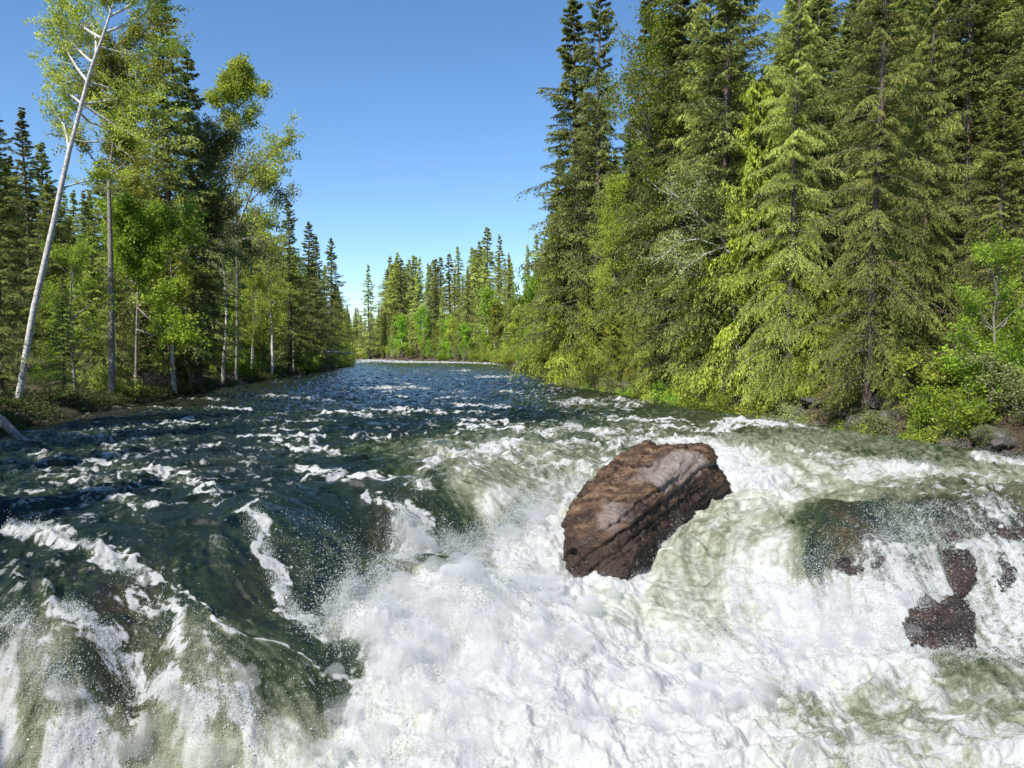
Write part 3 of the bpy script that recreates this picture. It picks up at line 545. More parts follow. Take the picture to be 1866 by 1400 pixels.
def shrub(seed, H, Rm, mat, nst=9, nsub=9, per=50, leaf=(.09, .075), bark='dead', sig=.13):
    rs = np.random.RandomState(seed); az = rs.rand(nst)*6.28; el = rs.uniform(.55, 1.4, nst); d = np.c_[np.cos(az)*np.cos(el)*Rm/H*1.3, np.sin(az)*np.cos(el)*Rm/H*1.3, np.sin(el)]
    L = H*rs.uniform(.6, 1.1, nst); LB = grow(rs, np.c_[rs.randn(nst, 2)*.12, np.zeros(nst)-.15], d, L, 6, .2, -.15)
    s = rs.uniform(.2, 1, (nst, nsub))*5; i0 = np.minimum(s.astype(int), 4); f = (s-i0)[..., None]; o2 = (LB[np.arange(nst)[:, None], i0]*(1-f)+LB[np.arange(nst)[:, None], i0+1]*f).reshape(-1, 3)
    d2 = unit(rs.randn(nst*nsub, 3)+np.array([0, 0, .25])); L2 = H*.28*rs.uniform(.5, 1.3, nst*nsub); SB = grow(rs, o2, d2, L2, 4, .2, 0)
    V, F = join(tubes(LB, (.008+.006*L)[:, None]*np.linspace(1, .3, 6)[None], 5), tubes(SB, (.003+.004*L2)[:, None]*np.linspace(1, .3, 4)[None], 3))
    return mesh('stems', V, F, mats=[M[bark]]), (leaf_cloud(SB, rs, per, sig, leaf, mat) if per else None), H
PR = {}
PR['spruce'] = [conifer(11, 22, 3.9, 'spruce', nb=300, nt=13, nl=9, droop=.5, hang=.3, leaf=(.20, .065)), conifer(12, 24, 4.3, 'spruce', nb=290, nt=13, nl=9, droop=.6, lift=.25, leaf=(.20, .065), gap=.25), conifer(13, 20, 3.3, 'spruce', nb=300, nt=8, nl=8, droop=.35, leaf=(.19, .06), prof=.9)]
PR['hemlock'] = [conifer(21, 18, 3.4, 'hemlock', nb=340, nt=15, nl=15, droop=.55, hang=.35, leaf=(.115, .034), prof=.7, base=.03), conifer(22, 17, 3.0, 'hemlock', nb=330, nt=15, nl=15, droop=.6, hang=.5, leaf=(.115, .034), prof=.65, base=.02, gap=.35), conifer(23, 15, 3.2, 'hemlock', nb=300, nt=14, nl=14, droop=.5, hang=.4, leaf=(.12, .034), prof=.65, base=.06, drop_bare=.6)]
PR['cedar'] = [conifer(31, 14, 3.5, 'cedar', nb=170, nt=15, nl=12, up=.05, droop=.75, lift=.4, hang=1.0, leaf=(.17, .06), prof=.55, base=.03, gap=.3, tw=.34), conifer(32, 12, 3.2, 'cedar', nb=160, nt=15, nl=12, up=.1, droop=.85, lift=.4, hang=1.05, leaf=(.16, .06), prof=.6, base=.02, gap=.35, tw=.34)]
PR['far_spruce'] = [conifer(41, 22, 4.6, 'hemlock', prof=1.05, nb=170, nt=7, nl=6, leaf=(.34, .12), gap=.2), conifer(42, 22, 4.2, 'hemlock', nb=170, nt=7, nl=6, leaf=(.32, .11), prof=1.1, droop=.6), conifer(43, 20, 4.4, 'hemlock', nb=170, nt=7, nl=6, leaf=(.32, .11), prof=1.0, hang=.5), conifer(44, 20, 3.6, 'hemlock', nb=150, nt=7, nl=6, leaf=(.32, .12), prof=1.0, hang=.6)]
PR['poplar'] = [broadleaf(51, 16, 2.8, 'poplar', 'birch', .3, 34, 11, 56, (.13, .11), .2), broadleaf(52, 14, 2.6, 'poplar', 'birch', .3, 30, 11, 50, (.13, .11), .2)]
PR['pale_poplar'] = [broadleaf(53, 15, 2.5, 'pale', 'birch', .45, 28, 9, 30, (.12, .10), .2)]
PR['alder'] = [broadleaf(54, 9, 2.3, 'alder', 'grey', .15, 26, 10, 44, (.12, .10), .17), broadleaf(55, 7, 2.2, 'alder', 'grey', .12, 24, 10, 44, (.11, .09), .17)]
PR['tall_alder'] = [broadleaf(58, 20, 4.2, 'alder', 'grey', .2, 46, 13, 54, (.125, .10), .24)]
PR['light_birch'] = [broadleaf(59, 20, 3.4, 'poplar', 'grey', .04, 60, 12, 46, (.12, .10), .24, prof=lambda t: (1-t)**.5*.9+.15)]
PR['far_broad'] = [broadleaf(56, 10, 2.8, 'alder', 'birch', .15, 24, 7, 22, (.34, .28), .3), broadleaf(57, 12, 2.8, 'poplar', 'birch', .2, 26, 7, 20, (.34, .28), .3)]
PR['shrub'] = [shrub(61, 2.2, 1.6, 'alder', 12, 11, 46, (.085, .07)), shrub(62, 1.7, 1.5, 'poplar', 11, 10, 46, (.085, .07)), shrub(63, 2.4, 1.5, 'pale', 12, 10, 30, (.075, .06))]
PR['bare_shrub'] = [shrub(64, 1.8, 1.4, 'pale', 14, 14, 0)]
used = {}
NTREE = [0]
def put(kind, i, x, y, H, label, cat, group=None, rot=None, zoff=0., wide=1.):
    tm, cm, h0 = PR[kind][i % len(PR[kind])]; nm = {'spruce': 'spruce_tree', 'far_spruce': 'conifer_tree', 'hemlock': 'hemlock_tree', 'cedar': 'cedar_tree', 'poplar': 'poplar_tree', 'pale_poplar': 'poplar_tree', 'alder': 'alder_tree', 'tall_alder': 'alder_tree', 'light_birch': 'birch_tree', 'far_broad': 'broadleaf_tree', 'shrub': 'shrub', 'bare_shrub': 'bare_shrub'}.get(kind, kind)
    r = bpy.data.objects.new(nm, None); C.collection.objects.link(r); s = H/h0; r.location = (x, y, gh(x, y)+zoff); r.scale = (s*wide, s*wide, s)
    r.rotation_euler = (random.uniform(-.02, .02), random.uniform(-.02, .02), random.uniform(0, 6.28) if rot is None else rot); tag(r, label, cat, group)
    link('stems' if 'shrub' in nm else 'trunk', tm, r)
    if cm: link('leaves' if 'shrub' in nm else 'crown', cm, r)
    NTREE[0] += 1; return r
random.seed(4)
def ashore(px, y, m=1.2):              # the depth at which a bearing reaches dry land
    while inside(np.array([(px-CX)/FPX*y]), np.array([y]), RIVER)[0] or (y < 200 and min(pdist(np.array([(px-CX)/FPX*y]), np.array([y]), SHL)[0], pdist(np.array([(px-CX)/FPX*y]), np.array([y]), SHR)[0]) < m and inside(np.array([(px-CX)/FPX*(y-m*2)]), np.array([y-m*2]), RIVER)[0]): y += .5
    return y
def tree(kind, i, px, pytop, y, label, cat, group=None, **k):
    y = ashore(px, y); p = atd(px, pytop, y); g = gh(p[0], y); return put(kind, i, p[0], y, max(1.2, p[2]-g), label, cat, group, **k)

# the leaning birch and its neighbours, trunk and limbs followed from the photo
def PX(pts, y0, x0, z0, yo=0): return [np.array(atd(a, b, y0+(c if c is not None else 0)+yo))-np.array([x0, y0, z0]) for a, b, c in pts]
def special(name, cat, label, y, trunk, limbs, mat, bark, seed, r0, **k):
    y1 = ashore(trunk[0][0], y); q_ = y1/y; y = y1; print(label[:30], y)
    k['Rm'] = k.get('Rm', 1.6)*q_; k['leaf'] = tuple(v*q_*1.15 for v in k['leaf']); k['sig'] *= q_*.95; k['per'] = int(k['per']*1.25); k['nsub'] += 7
    b0 = atd(trunk[0][0], trunk[0][1], y); z0 = gh(b0[0], y); T = PX(trunk, y, b0[0], z0); T[0][2] = min(T[0][2], 0)-.4
    T = np.array([[np.interp(q, np.linspace(0, 1, len(T)), np.array(T)[:, i]) for i in range(3)] for q in np.linspace(0, 1, 16)])
    LB = [PX([(a_, b_, (abs(c_)*1.3+.5 if n_ else 0) if cat == 'birch' else c_) for n_, (a_, b_, c_) in enumerate(l)], y, b0[0], z0) for l in limbs]
    tm, cm, H = broadleaf(seed, T[-1][2], k.pop('Rm', 1.6), mat, bark, trunk=T, r0=r0, limbs=LB, **k)
    r = bpy.data.objects.new(name, None); C.collection.objects.link(r); r.location = (b0[0], y, z0); tag(r, label, cat); link('trunk', tm, r); link('crown', cm, r); return r
special('birch_tree', 'birch', 'tall pale birch leaning right across the left bank with bare white lower trunk', 38,
 [(30,690,0),(60,570,0),(95,420,0),(122,290,0),(145,205,0),(165,125,0),(188,65,0),(207,5,0),(212,-60,0)],
 [[(150,190,0),(190,185,.5),(240,180,1),(300,150,1.5)],[(160,150,0),(200,160,-.5),(260,190,-1),(310,210,-1.2)],[(145,205,0),(175,235,-.5),(230,215,-.8),(290,180,-1)],[(175,100,0),(175,60,.8),(160,20,1),(150,-20,1)],[(170,115,0),(140,90,1),(120,50,1),(108,20,1)],
  [(160,150,0),(130,110,-.8),(115,70,-1),(105,40,-1.2)],[(190,60,0),(230,45,-.6),(270,20,-1),(300,-10,-1)],[(180,85,0),(230,100,.8),(280,100,1),(325,90,1.5)],[(150,190,0),(125,170,.8),(105,160,1),(100,130,1.2)],[(125,275,0),(120,235,.6),(105,210,1),(95,195,1.2)],
  [(130,255,0),(170,262,-.5),(215,245,-1),(260,235,-1)],[(200,30,0),(240,10,.5),(260,-20,.8),(280,-50,1)],[(185,70,0),(150,50,-.6),(125,20,-.8),(115,-10,-1)],[(210,0,0),(190,-30,.5),(170,-60,.8),(150,-80,1)],[(110,345,0),(150,330,-.3),(190,330,-.5),(215,325,-.6)],[(150,190,0),(210,230,.3),(270,260,.4),(300,270,.5)]],
 'poplar', 'birch', 71, .17, nlimb=4, t0=.8, nsub=13, per=52, leaf=(.095, .08), sig=.15, Rm=2.2)
special('poplar_tree', 'poplar', 'grey trunked poplar standing upright just right of the leaning birch', 41,
 [(203,690,0),(203,600,0),(202,500,0),(200,400,0),(198,320,0),(210,240,0),(215,160,0),(225,80,0)],
 [[(200,320,0),(240,290,.5),(270,250,1),(290,230,1)],[(200,330,0),(170,290,-.5),(140,250,-1),(120,240,-1)],[(215,160,0),(255,150,-.5),(290,130,-1),(310,120,-1)],[(203,260,0),(245,290,-.8),(275,310,-1),(300,300,-1)],[(212,200,0),(180,180,.8),(150,160,1),(130,150,1)],
  [(201,300,0),(225,330,-.8),(240,345,-1),(255,350,-1)],[(220,120,0),(190,90,.6),(160,80,1),(140,80,1)],[(222,110,0),(250,70,-.4),(270,50,-.8),(300,50,-1)]],
 'poplar', 'grey', 72, .21, nlimb=14, t0=.58, nsub=12, per=52, leaf=(.10, .085), sig=.17, Rm=2.4)
special('alder_tree', 'alder', 'bright green leafy alder in front of the dark trunks on the left bank', 37,
 [(247,705,0),(248,640,0),(250,570,0),(252,500,0),(262,440,0),(265,385,0)],
 [[(250,560,0),(280,590,-.5),(310,600,-1),(340,595,-1.2)],[(251,520,0),(225,500,.3),(220,470,.5),(215,440,.8)],[(252,500,0),(290,480,-.5),(320,450,-.8),(330,430,-1)],[(255,470,0),(230,430,-.6),(225,400,-1),(225,380,-1)],[(260,440,0),(300,420,.5),(330,400,.7),(345,400,1)],[(250,560,0),(275,540,-.8),(300,530,-1),(320,520,-1)],[(248,600,0),(285,615,-.8),(320,612,-1),(350,608,-1.2)]],
 'alder', 'grey', 73, .10, nlimb=13, t0=.42, nsub=12, per=62, leaf=(.105, .09), sig=.17, Rm=1.7)
special('poplar_tree', 'poplar', 'slim poplar with pale yellow leaves on the left bank, trunk forked at its foot', 43,
 [(345,710,0),(360,640,0),(370,560,0),(375,480,0),(385,400,0),(392,320,0),(390,260,0)],
 [[(350,700,0),(340,660,-.3),(338,600,-.4),(340,520,-.5)],[(375,480,0),(350,420,.5),(350,350,.8),(350,290,1)],[(385,400,0),(420,370,-.5),(440,330,-.8),(450,300,-1)],[(378,460,0),(410,450,.4),(440,470,.5),(465,490,.6)],[(388,370,0),(365,320,-.5),(360,280,-.8),(362,240,-1)],[(390,310,0),(415,270,.5),(425,250,.6),(430,240,.8)],[(380,440,0),(420,420,-.6),(450,430,-.8),(480,450,-1)]],
 'pale', 'grey', 74, .13, nlimb=14, t0=.55, nsub=11, per=44, leaf=(.10, .085), sig=.17, Rm=1.8)
special('poplar_tree', 'poplar', 'tallest slender cottonwood on the left bank with separate leaf clumps against the sky', 47,
 [(430,685,0),(432,600,0),(432,500,0),(430,420,0),(428,330,0),(420,250,0),(428,190,0),(440,130,0)],
 [[(430,420,0),(455,360,.4),(470,310,.6),(478,270,.8)],[(470,300,.6),(495,280,.6),(515,260,.7),(530,235,.8)],[(455,370,.3),(490,330,.2),(500,310,0),(505,290,0)],[(428,200,0),(450,180,.4),(468,165,.5),(480,165,.5)],[(425,220,0),(405,200,-.4),(395,190,-.6),(390,180,-.6)],[(421,250,0),(440,230,.5),(450,215,.6),(460,205,.8)],[(430,440,0),(470,430,.5),(490,410,.7),(505,390,.8)]],
 'poplar', 'grey', 75, .15, nlimb=12, t0=.72, nsub=9, per=60, leaf=(.105, .09), sig=.2, Rm=.9)
special('poplar_tree', 'poplar', 'broken topped poplar reaching right towards the river over the left bank', 50,
 [(462,690,0),(462,600,0),(460,520,0),(452,450,0),(470,380,0),(490,320,0)],
 [[(452,450,0),(430,430,-.4),(410,440,-.6),(400,450,-.6)],[(455,470,0),(480,460,-.4),(500,470,-.6),(505,490,-.6)],[(470,380,0),(500,370,.4),(515,360,.6),(525,350,.6)],[(480,350,0),(450,330,.5),(440,320,.6),(430,310,.7)]],
 'pale', 'grey', 76, .12, nlimb=10, t0=.5, nsub=10, per=46, leaf=(.105, .09), sig=.2, Rm=1.6)
special('alder_tree', 'alder', 'twiggy alder with thin bare pale branches hanging over the right bank', 37,
 [(1345,700,0),(1340,600,0),(1330,500,0),(1320,440,0),(1300,400,0),(1290,360,0)],
 [[(1330,460,0),(1280,435,-.3),(1240,440,-.6),(1205,470,-.8)],[(1320,440,0),(1280,400,-.3),(1250,370,-.6),(1215,345,-.8)],[(1310,420,0),(1290,380,.4),(1280,350,.5),(1270,330,.6)],[(1325,450,0),(1290,460,-.8),(1260,480,-1),(1235,500,-1)]],
 'pale', 'birch', 77, .09, nlimb=8, t0=.6, nsub=12, per=24, leaf=(.085, .07), sig=.15, Rm=1.3)

# trees one can pick out
LC = 'conifers of the left bank'
for a in [('spruce',0,300,-25,58,'tallest dark spruce of the left bank, its spire beside the birch crown','spruce'),('spruce',1,350,93,56,'dark broad spruce behind the slender cottonwood on the left bank','spruce'),('spruce',2,240,110,60,'dark spruce half hidden behind the crowns of birch and upright poplar','spruce'),
 ('spruce',2,45,196,66,'pointed dark spruce against the sky left of the leaning birch','spruce'),('spruce',0,2,190,60,'dark spruce cut by the left edge of the picture','spruce'),('spruce',1,80,258,72,'smaller spruce top just left of the birch trunk','spruce'),
 ('spruce',0,112,500,36,'young dark fir low in the shade beneath the leaning birch','fir'),('hemlock',0,95,330,58,'sunlit yellow green conifer directly behind the leaning birch trunk','hemlock'),('hemlock',2,160,430,50,'drooping olive conifer between the birch trunk and the upright poplar','hemlock'),
 ('spruce',1,-10,330,38,'deep shaded conifer filling the left edge under the branch tip','spruce'),
 ('spruce',1,525,362,76,'spruce rising behind the right reaching poplar at the end of the tall left trees','spruce'),('spruce',0,561,403,88,'narrow spruce, first of the three spires beside the open sky on the left bank','spruce'),('spruce',2,577,428,92,'middle spruce of the three spires beside the open sky on the left bank','spruce'),
 ('spruce',1,604,432,96,'bushy spruce, last of the spires next to the sky gap on the left bank','spruce'),('far_spruce',0,671,481,235,'lone narrow spruce standing in the middle of the sky gap upstream','spruce'),
 ('spruce',1,1085,-70,72,'huge dark blue green spruce at the left end of the right hand forest','spruce'),('spruce',0,1062,-10,78,'tall spruce overlapping the left flank of the huge one on the right bank','spruce'),('spruce',0,1190,-20,66,'second giant spruce of the right bank, behind a notch of sky','spruce'),('spruce',2,1015,270,100,'dark pointed spruce stepping down left of the huge spruces','spruce'),
 ('cedar',0,1032,342,74,'bright feathery cedar in front of the dark pointed spruce','cedar'),('light_birch',0,1112,330,60,'light green birch with fine leaves in front of the huge spruce','birch'),('cedar',1,1075,500,56,'golden green cedar hanging over the water, farthest of the near right bank','cedar'),
 ('cedar',0,1160,520,46,'shaggy cedar between the light birch and the leafy shrubs','cedar'),('cedar',0,1385,150,34,'large bright yellow green cedar with long drooping branches mid right bank','cedar'),('cedar',1,1440,430,30,'low cedar limb tree sweeping down beside the large cedar','cedar'),
 ('hemlock',0,1600,-260,31,'massive olive hemlock rising past the top of the picture on the right','hemlock'),('hemlock',1,1640,470,26.5,'grey green drooping hemlock at the water below the massive one','hemlock'),('hemlock',1,1690,-120,34,'shaggy hemlock right beside the massive olive one','hemlock'),
 ('spruce',1,1330,-200,44,'dark tall fir behind the large cedar','fir'),('hemlock',2,1290,-80,42,'olive tree with loose sprays above the bare branched alder','hemlock'),('hemlock',0,1450,-180,38,'shaded hemlock between the large cedar and the massive hemlock','hemlock'),
 ('tall_alder',0,1240,60,43,'leafy green alder high behind the bare branched one','alder'),('hemlock',2,1830,150,31,'fir with bare grey lower twigs at the right edge','fir'),('spruce',2,1775,-250,42,'tall fir with exposed brown trunk at the upper right','fir'),
 ('alder',1,1300,545,36,'rounded bright green alder bush over the right bank below the cedar','alder'),('alder',1,1245,620,38,'low alder spreading towards the water left of the rounded one','alder'),('cedar',0,1200,470,46,'golden cedar just left of the bare branched alder, its top in front of dark trunks','cedar'),('cedar',1,1272,470,41,'feathery cedar below the bare branched alder on the right bank','cedar'),('cedar',1,1480,500,33,'yellow green cedar in the dark hollow right of the large cedar','cedar'),
 ('cedar',0,1335,340,39,'tall loose cedar directly left of the large bright cedar','cedar'),('cedar',1,1120,560,53,'low cedar drooping to the water in front of the light green birch','cedar'),('cedar',1,1545,590,30,'small cedar at the left foot of the massive hemlock','cedar'),
 ('alder',0,1400,610,34,'leafy alder bush hanging under the large cedar','alder'),('alder',1,1190,610,47,'leafy alder bush by the water between the farther cedars of the right bank','alder'),('spruce',2,1500,-60,46,'dark spruce filling the gap left of the massive hemlock','spruce'),('spruce',0,1245,-90,50,'dark spruce behind the alder right of the second giant spruce','spruce'),
 ('poplar',0,312,380,54,'slim poplar behind the bright leafy alder of the left bank','poplar'),('pale_poplar',0,402,400,68,'pale poplar deep in the wood between the two forked poplars','poplar'),('poplar',1,492,440,86,'small poplar right of the broken topped poplar','poplar'),
 ('poplar',0,533,500,98,'light green poplar below the spires by the sky gap','poplar'),('poplar',1,458,500,83,'thin poplar at the foot of the slender cottonwood','poplar'),('alder',0,130,470,45,'sunlit alder seen between the birch trunk and the upright poplar','alder'),
 ('alder',0,1810,470,24.5,'bright maple like shrub tree at the right edge above the roots','alder')]:
    tree(*a[:5], a[5], a[6], wide={'massive': .66, 'shaggy h': .62, 'grey gre': .8, 'shaded h': .62, 'olive tr': .7, 'huge dar': .8, 'large br': .9, 'light gr': 1.0}.get(next((q for q in ('massive','shaggy h','grey gre','shaded h','olive tr','huge dar','large br','light gr') if a[5].startswith(q)), ''), 1))

# the rest of the forest, kept under the skyline of the photo
SKY = np.array([(-900,100),(-60,200),(60,215),(100,300),(150,330),(200,200),(250,130),(290,60),(330,120),(370,210),(410,330),(500,430),(540,450),(600,470),(625,540),(650,560),(700,560),(706,480),(715,455),(790,448),(830,455),(850,425),(880,415),(920,400),(960,390),(985,395),(1000,340),(1030,290),(1045,120),(1100,90),(1140,150),(1170,60),(1210,10),(1230,-150),(3000,-300)])
def skyline(px): return np.interp(px, SKY[:, 0], SKY[:, 1])
def along(poly, step, start=0):
    P = np.array(poly, float); d = np.r_[0, np.cumsum(np.hypot(*np.diff(P, axis=0).T))]; s = np.arange(start, d[-1], step)
    return np.c_[np.interp(s, d, P[:, 0]), np.interp(s, d, P[:, 1])]
rf = random.Random(9)
def fill(poly, side, offs, step, kinds, Hr, ylim, label, cat, group, start=0., pxlim=(-160, 2030), maxn=999, leftover=False):
    A = along(poly, step, start); c = 0
    for i in range(1, len(A)-1):
        t = A[i+1]-A[i-1]; t = t/np.hypot(*t); n_ = np.array([-t[1], t[0]])*side; p = A[i]+n_*(offs+rf.uniform(-.25, .25)*min(offs, 8))+t*rf.uniform(-.4, .4)*step
        if not (ylim[0] < p[1] < ylim[1]): continue
        px = CX+FPX*p[0]/p[1]; g = gh(*p)
        if not (pxlim[0] < px < pxlim[1]): continue
        kd = rf.choice(kinds); H = rf.uniform(*Hr)*(.8 if kd in ('cedar', 'alder') else 1)
        pt = max(skyline(px-12), skyline(px+12), skyline(px))+rf.choice([8, 20, 45, 70]); zt = atd(px, pt, p[1])[2]; H = min(H, zt-g)
        if p[1] > 105: H = max(H, (zt-g)*rf.uniform(.75, 1)) if offs > 8 and zt-g < 60 else H
        if H < 3: continue
        put(kd, rf.randint(0, 9), p[0], p[1], H, label, cat, group, wide=rf.uniform(.75, 1.05)*(1.15 if H < 12 else 1)*(1.45 if offs > 12 and p[1] < 105 else 1)); c += 1
        if c >= maxn: break
    return c
GB = 'bushes at the far waterline'
GR = 'conifers filling the right bank'; GL = 'conifers filling the left bank'; GF = 'conifers round the far bend'
SR, SL_ = SHR, SHL
rl, ll, fl_ = 'conifer crowded into the sunlit forest wall of the right bank', 'shaded conifer standing in the dark forest of the left bank', 'distant conifer in the sunlit wall of forest round the far bend'
fill(SR, -1, 3.2, 4.2, ['cedar','cedar','hemlock'], (6, 11), (36, 105), rl, 'conifer', GR)
fill(SR, -1, 7.0, 3.8, ['hemlock','spruce','cedar','hemlock'], (13, 22), (27, 110), rl, 'conifer', GR, 2)
fill(SR, -1, 14.0, 5.5, ['spruce','hemlock','spruce'], (18, 26), (24, 110), rl, 'conifer', GR, 1)
fill(SR, -1, 20.0, 4.6, ['spruce','hemlock'], (20, 28), (20, 110), rl, 'conifer', GR, 3)
fill(SR, -1, 30.0, 6.0, ['spruce','hemlock'], (22, 28), (22, 110), rl, 'conifer', GR, 3)
fill(SR, -1, 4.0, 4.5, ['far_spruce','far_spruce','far_broad'], (9, 17), (105, 420), fl_, 'tree', GF)
fill(SR, -1, 10.0, 5.8, ['far_spruce'], (18, 30), (105, 420), fl_, 'tree', GF, 2)
fill(SR, -1, 20.0, 8.2, ['far_spruce'], (24, 38), (105, 420), fl_, 'tree', GF, 4)
fill(SR, -1, 1.6, 3.4, ['shrub','far_broad'], (3, 5.5), (100, 330), 'sunlit bush low at the waterline round the far bend', 'bush', GB)
fill(SL_, 1, 4.0, 4.0, ['spruce','hemlock'], (6, 12), (50, 105), ll, 'conifer', GL)
fill(SL_, 1, 11.0, 5.5, ['spruce','spruce','hemlock'], (15, 22), (28, 105), ll, 'conifer', GL, 2)
fill(SL_, 1, 19.0, 6, ['spruce'], (18, 25), (28, 105), ll, 'conifer', GL, 1)
fill(SL_, 1, 28.0, 7, ['spruce'], (18, 25), (34, 110), ll, 'conifer', GL, 3)
fill(SL_, 1, 3.5, 5, ['far_broad','alder'], (6, 10), (92, 215), 'sunlit broadleaf on the point of the left bank upstream', 'broadleaf tree', 'broadleaf trees on the left point')
fill(SL_, 1, 1.5, 3.4, ['shrub','shrub','alder'], (2, 5), (60, 215), 'leafy bush on the waterline of the left point upstream', 'bush', 'bushes on the left point')
fill(SL_, 1, 10.0, 6, ['far_spruce','far_spruce','far_broad'], (12, 20), (105, 300), fl_, 'tree', GF)
for i in range(78):                      # the wood that closes the valley upstream
    y = rf.uniform(285, 400); px = rf.uniform(560, 900) if i % 2 else rf.uniform(610, 730); x = (px-CX)/FPX*y
    if inside(np.array([x]), np.array([y]), RIVER)[0]: continue
    g = gh(x, y); zt = atd(px, skyline(px)+rf.uniform(0, 35), y)[2]
    if zt-g > 3: put('far_spruce', i, x, y, min(zt-g, 45), fl_, 'tree', GF, wide=1.4)
# trees left of and behind the camera that shade the near left water
for x, y, H in [(-24,24,20),(-27,21,22),(-22.5,16,20),(-19,-6,19),(-20,2,21),(-22,9,20),(-24,15,22),(-26,20,21),(-17,-13,19),(-14,-19,20)]:
    put('spruce', rf.randint(0, 2), x, y, H, 'conifer of the left bank outside the view, shading the near water', 'conifer', 'conifers shading the near left water', wide=1.3)
# ferns and low leaves covering the forest floor
ru = np.random.RandomState(5); U_ = []
for poly, sd, n_, ym in ((SHL, 1, 3600, (22, 130)), (SHR, -1, 4200, (18, 130))):
    A = along(poly, .25); A = A[(A[:, 1] > ym[0]) & (A[:, 1] < ym[1])]; i = ru.randint(1, len(A)-1, n_); t_ = A[np.clip(i+1, 0, len(A)-1)]-A[i-1]; t_ /= np.linalg.norm(t_, axis=1)[:, None]+1e-9
    nrm = np.c_[-t_[:, 1], t_[:, 0]]*sd; off = np.where(ru.rand(n_) < .35, ru.uniform(-.1, 1.2, n_), .7+ru.exponential(5, n_)); U_.append(A[i]+nrm*off[:, None])
U_ = np.concatenate(U_); U_ = U_[fbm(U_[:, 0]*.3, U_[:, 1]*.3, 2, 4) > -.12]; nU = len(U_); per_ = 70
zz = zground(U_[:, 0], U_[:, 1]); rad = ru.uniform(.15, .5, nU)
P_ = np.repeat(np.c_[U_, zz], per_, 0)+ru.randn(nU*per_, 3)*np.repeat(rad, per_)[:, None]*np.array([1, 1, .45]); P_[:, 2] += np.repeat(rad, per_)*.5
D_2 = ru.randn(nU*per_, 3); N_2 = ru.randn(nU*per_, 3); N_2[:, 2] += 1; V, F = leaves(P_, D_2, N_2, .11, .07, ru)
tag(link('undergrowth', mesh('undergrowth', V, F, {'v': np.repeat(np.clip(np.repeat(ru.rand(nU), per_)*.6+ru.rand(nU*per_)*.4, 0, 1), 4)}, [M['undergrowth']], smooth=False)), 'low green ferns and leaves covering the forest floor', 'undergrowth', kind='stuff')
# shrubs along both waterlines
def shrubs(pts, lab, group):
    for (px, py, kd, i, H, dy) in pts:
        p = at(px, py, .3); y = p[1]+dy; x = p[0]*(y/p[1]); put(kd, i, x, y, H, lab, 'shrub', group, wide=1.15)
shrubs([(1480+i*40, 774+i*5, 'shrub', (0, 2, 0, 2, 1)[i % 5], .9+.3*((i*5) % 4), 1.3+.6*(i % 2)) for i in range(9)], 'ragged green bush on the brown bank under the big hemlocks at right', 'bushes on the brown bank at right')
shrubs([(1300,745,'shrub',0,2.4,1),(1350,755,'shrub',1,1.9,1),(1235,738,'shrub',0,2.0,1.5),(1270,742,'shrub',1,1.6,1),(1180,728,'shrub',1,1.8,1.5),(1400,765,'shrub',2,1.5,2)], 'bright leafy shrub hanging over the right waterline below the cedars', 'leafy shrubs at the right waterline')
shrubs([(1000+i*26, 697+i*3.6, 'shrub', i % 3, 1.5+.35*((i*7) % 4), 1.0+.5*(i % 2)) for i in range(12)], 'bushy green shrub leaning over the water along the farther right bank', 'shrubs along the farther right waterline')
shrubs([(1450,770,'shrub',2,2.0,2),(1520,785,'shrub',0,1.2,1)], 'pale small leaved bush in the dark hollow of the right bank', 'bushes in the dark hollow')
shrubs([(1730,800,'shrub',0,2.3,1.5),(1770,790,'shrub',1,2.4,2),(1810,800,'shrub',0,2.8,2),(1850,810,'shrub',2,2.2,1.5),(1700,800,'shrub',1,1.3,1),(1840,790,'shrub',1,2.6,4),(1560,785,'shrub',2,1.5,1.5),(1600,790,'shrub',1,1.2,1),(1660,798,'shrub',0,1.4,1.2)], 'vivid green shrub on the stony bank at the right edge', 'shrubs at the right edge')
shrubs([(1745,800,'bare_shrub',0,1.2,.6),(1530,775,'bare_shrub',0,1.4,1),(1780,812,'bare_shrub',0,1.1,.6),(1640,795,'bare_shrub',0,1.0,.5)], 'tangle of bare grey twigs and roots on the right bank', 'bare twig tangles')
shrubs([(200,735,'shrub',1,1.7,3),(90,735,'shrub',0,1.8,6),(180,730,'shrub',0,1.5,5),(560,668,'shrub',0,2.4,3),(600,664,'shrub',2,2.6,3),(500,680,'shrub',0,1.8,4)], 'low leafy bush under the trees of the left bank', 'bushes on the left bank')
shrubs([(275,722,'bare_shrub',0,2.2,3),(250,722,'bare_shrub',0,1.8,4),(300,715,'bare_shrub',0,2.0,3),(410,700,'bare_shrub',0,1.8,3)], 'dead grey twiggy bush beneath the left bank trunks', 'dead bushes on the left bank')
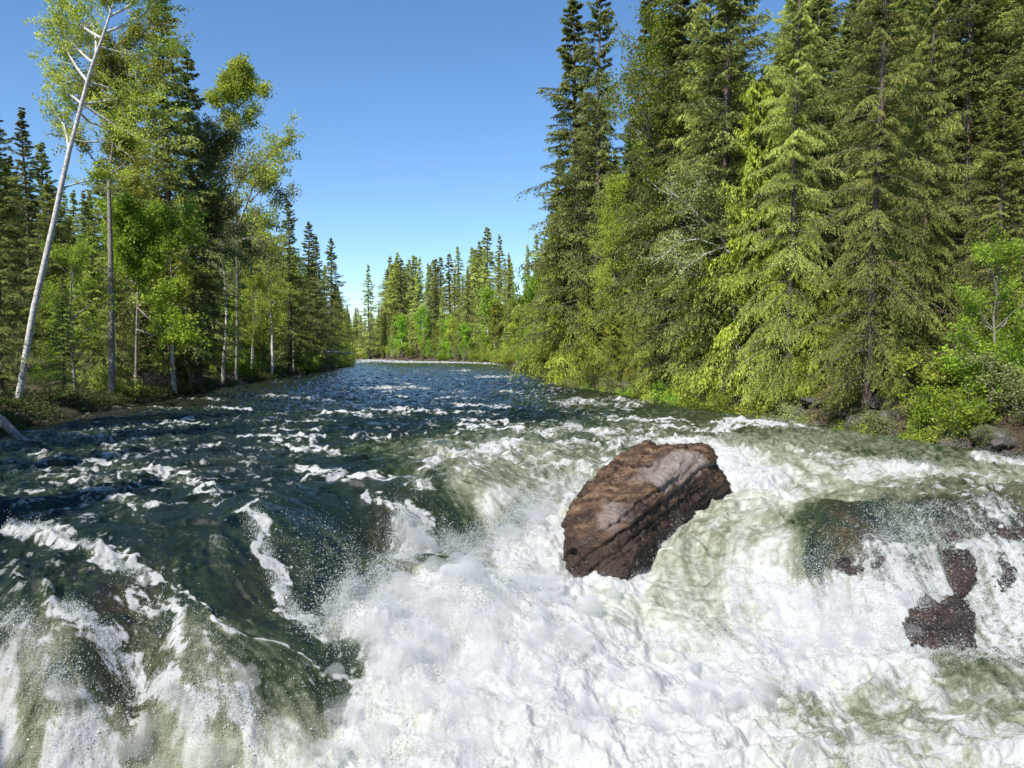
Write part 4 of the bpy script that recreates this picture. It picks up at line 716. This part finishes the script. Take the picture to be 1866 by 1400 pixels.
# stones along the waterlines
base_rocks = []
for i in range(4):
    rr = np.random.RandomState(200+i); pts = rr.randn(14, 3); pts = pts/np.linalg.norm(pts, axis=1)[:, None]*np.array([.55, .42, .3]); base_rocks.append(hull_rock('bank_stone', pts, M['bankrock'], .04, .05, seed=30+i))
def stones(poly, step, side, ylim, lab, group, big, n=2):
    for q in along(poly, step):
        if not ylim[0] < q[1] < ylim[1] or abs(CX+FPX*q[0]/q[1]-933) > 1000: continue
        for _ in range(n):
            x = q[0]+side*rf.uniform(-.3, 1.3); y = q[1]+rf.uniform(-.7, .7); s = rf.uniform(*big)
            o = tag(link('bank_stone', rf.choice(base_rocks)), lab, 'stone', group); o.location = (x, y, max(gh(x, y), -.1)+.05*s); o.scale = (s, s*rf.uniform(.8, 1.2), s*rf.uniform(.7, 1)); o.rotation_euler = (rf.uniform(-.3, .3), rf.uniform(-.3, .3), rf.uniform(0, 6.28))
stones(SHL, 1.7, -1, (24, 120), 'rounded grey stone at the left waterline', 'stones along the left waterline', (.25, 1.0))
stones(SHR, 1.4, 1, (20, 60), 'dark angular stone at the foot of the right bank', 'stones along the right waterline', (.4, 1.6), 3)
# fallen logs
def log(name, a, b, ra, rb, mat, lab):
    a, b = np.array(a), np.array(b); t = np.linspace(0, 1, 9)[:, None]; P = a*(1-t)+b*t; P += np.random.RandomState(3).randn(9, 3)*ra*.12; V, F = tubes(P[None], np.linspace(ra, rb, 9)[None], 12)
    nn_ = len(V); V = np.r_[V, [P[0]], [P[-1]]]; c0 = [[i, (i+1) % 12, nn_, nn_] for i in range(12)]; o8 = 8*12; c1 = [[o8+i, o8+(i+1) % 12, nn_+1, nn_+1] for i in range(12)]
    bm = bmesh.new(); vs = [bm.verts.new(v) for v in V]; [bm.faces.new([vs[i] for i in f]) for f in F]; [bm.faces.new([vs[f[0]], vs[f[1]], vs[f[2]]]) for f in c0+c1]
    me = bpy.data.meshes.new(name); bm.to_mesh(me); bm.free(); me.materials.append(mat); return tag(link(name, me), lab, 'log')
log('fallen_log', atd(48,808,26), atd(-40,730,27.5), .13, .18, M['grey'], 'fallen grey trunk sloping into the water at the left edge')
log('fallen_log', atd(584,641,118), atd(645,643,121), .16, .10, M['birch'], 'bleached fallen trunk lying level on the left point upstream')
print('TREES', NTREE[0])
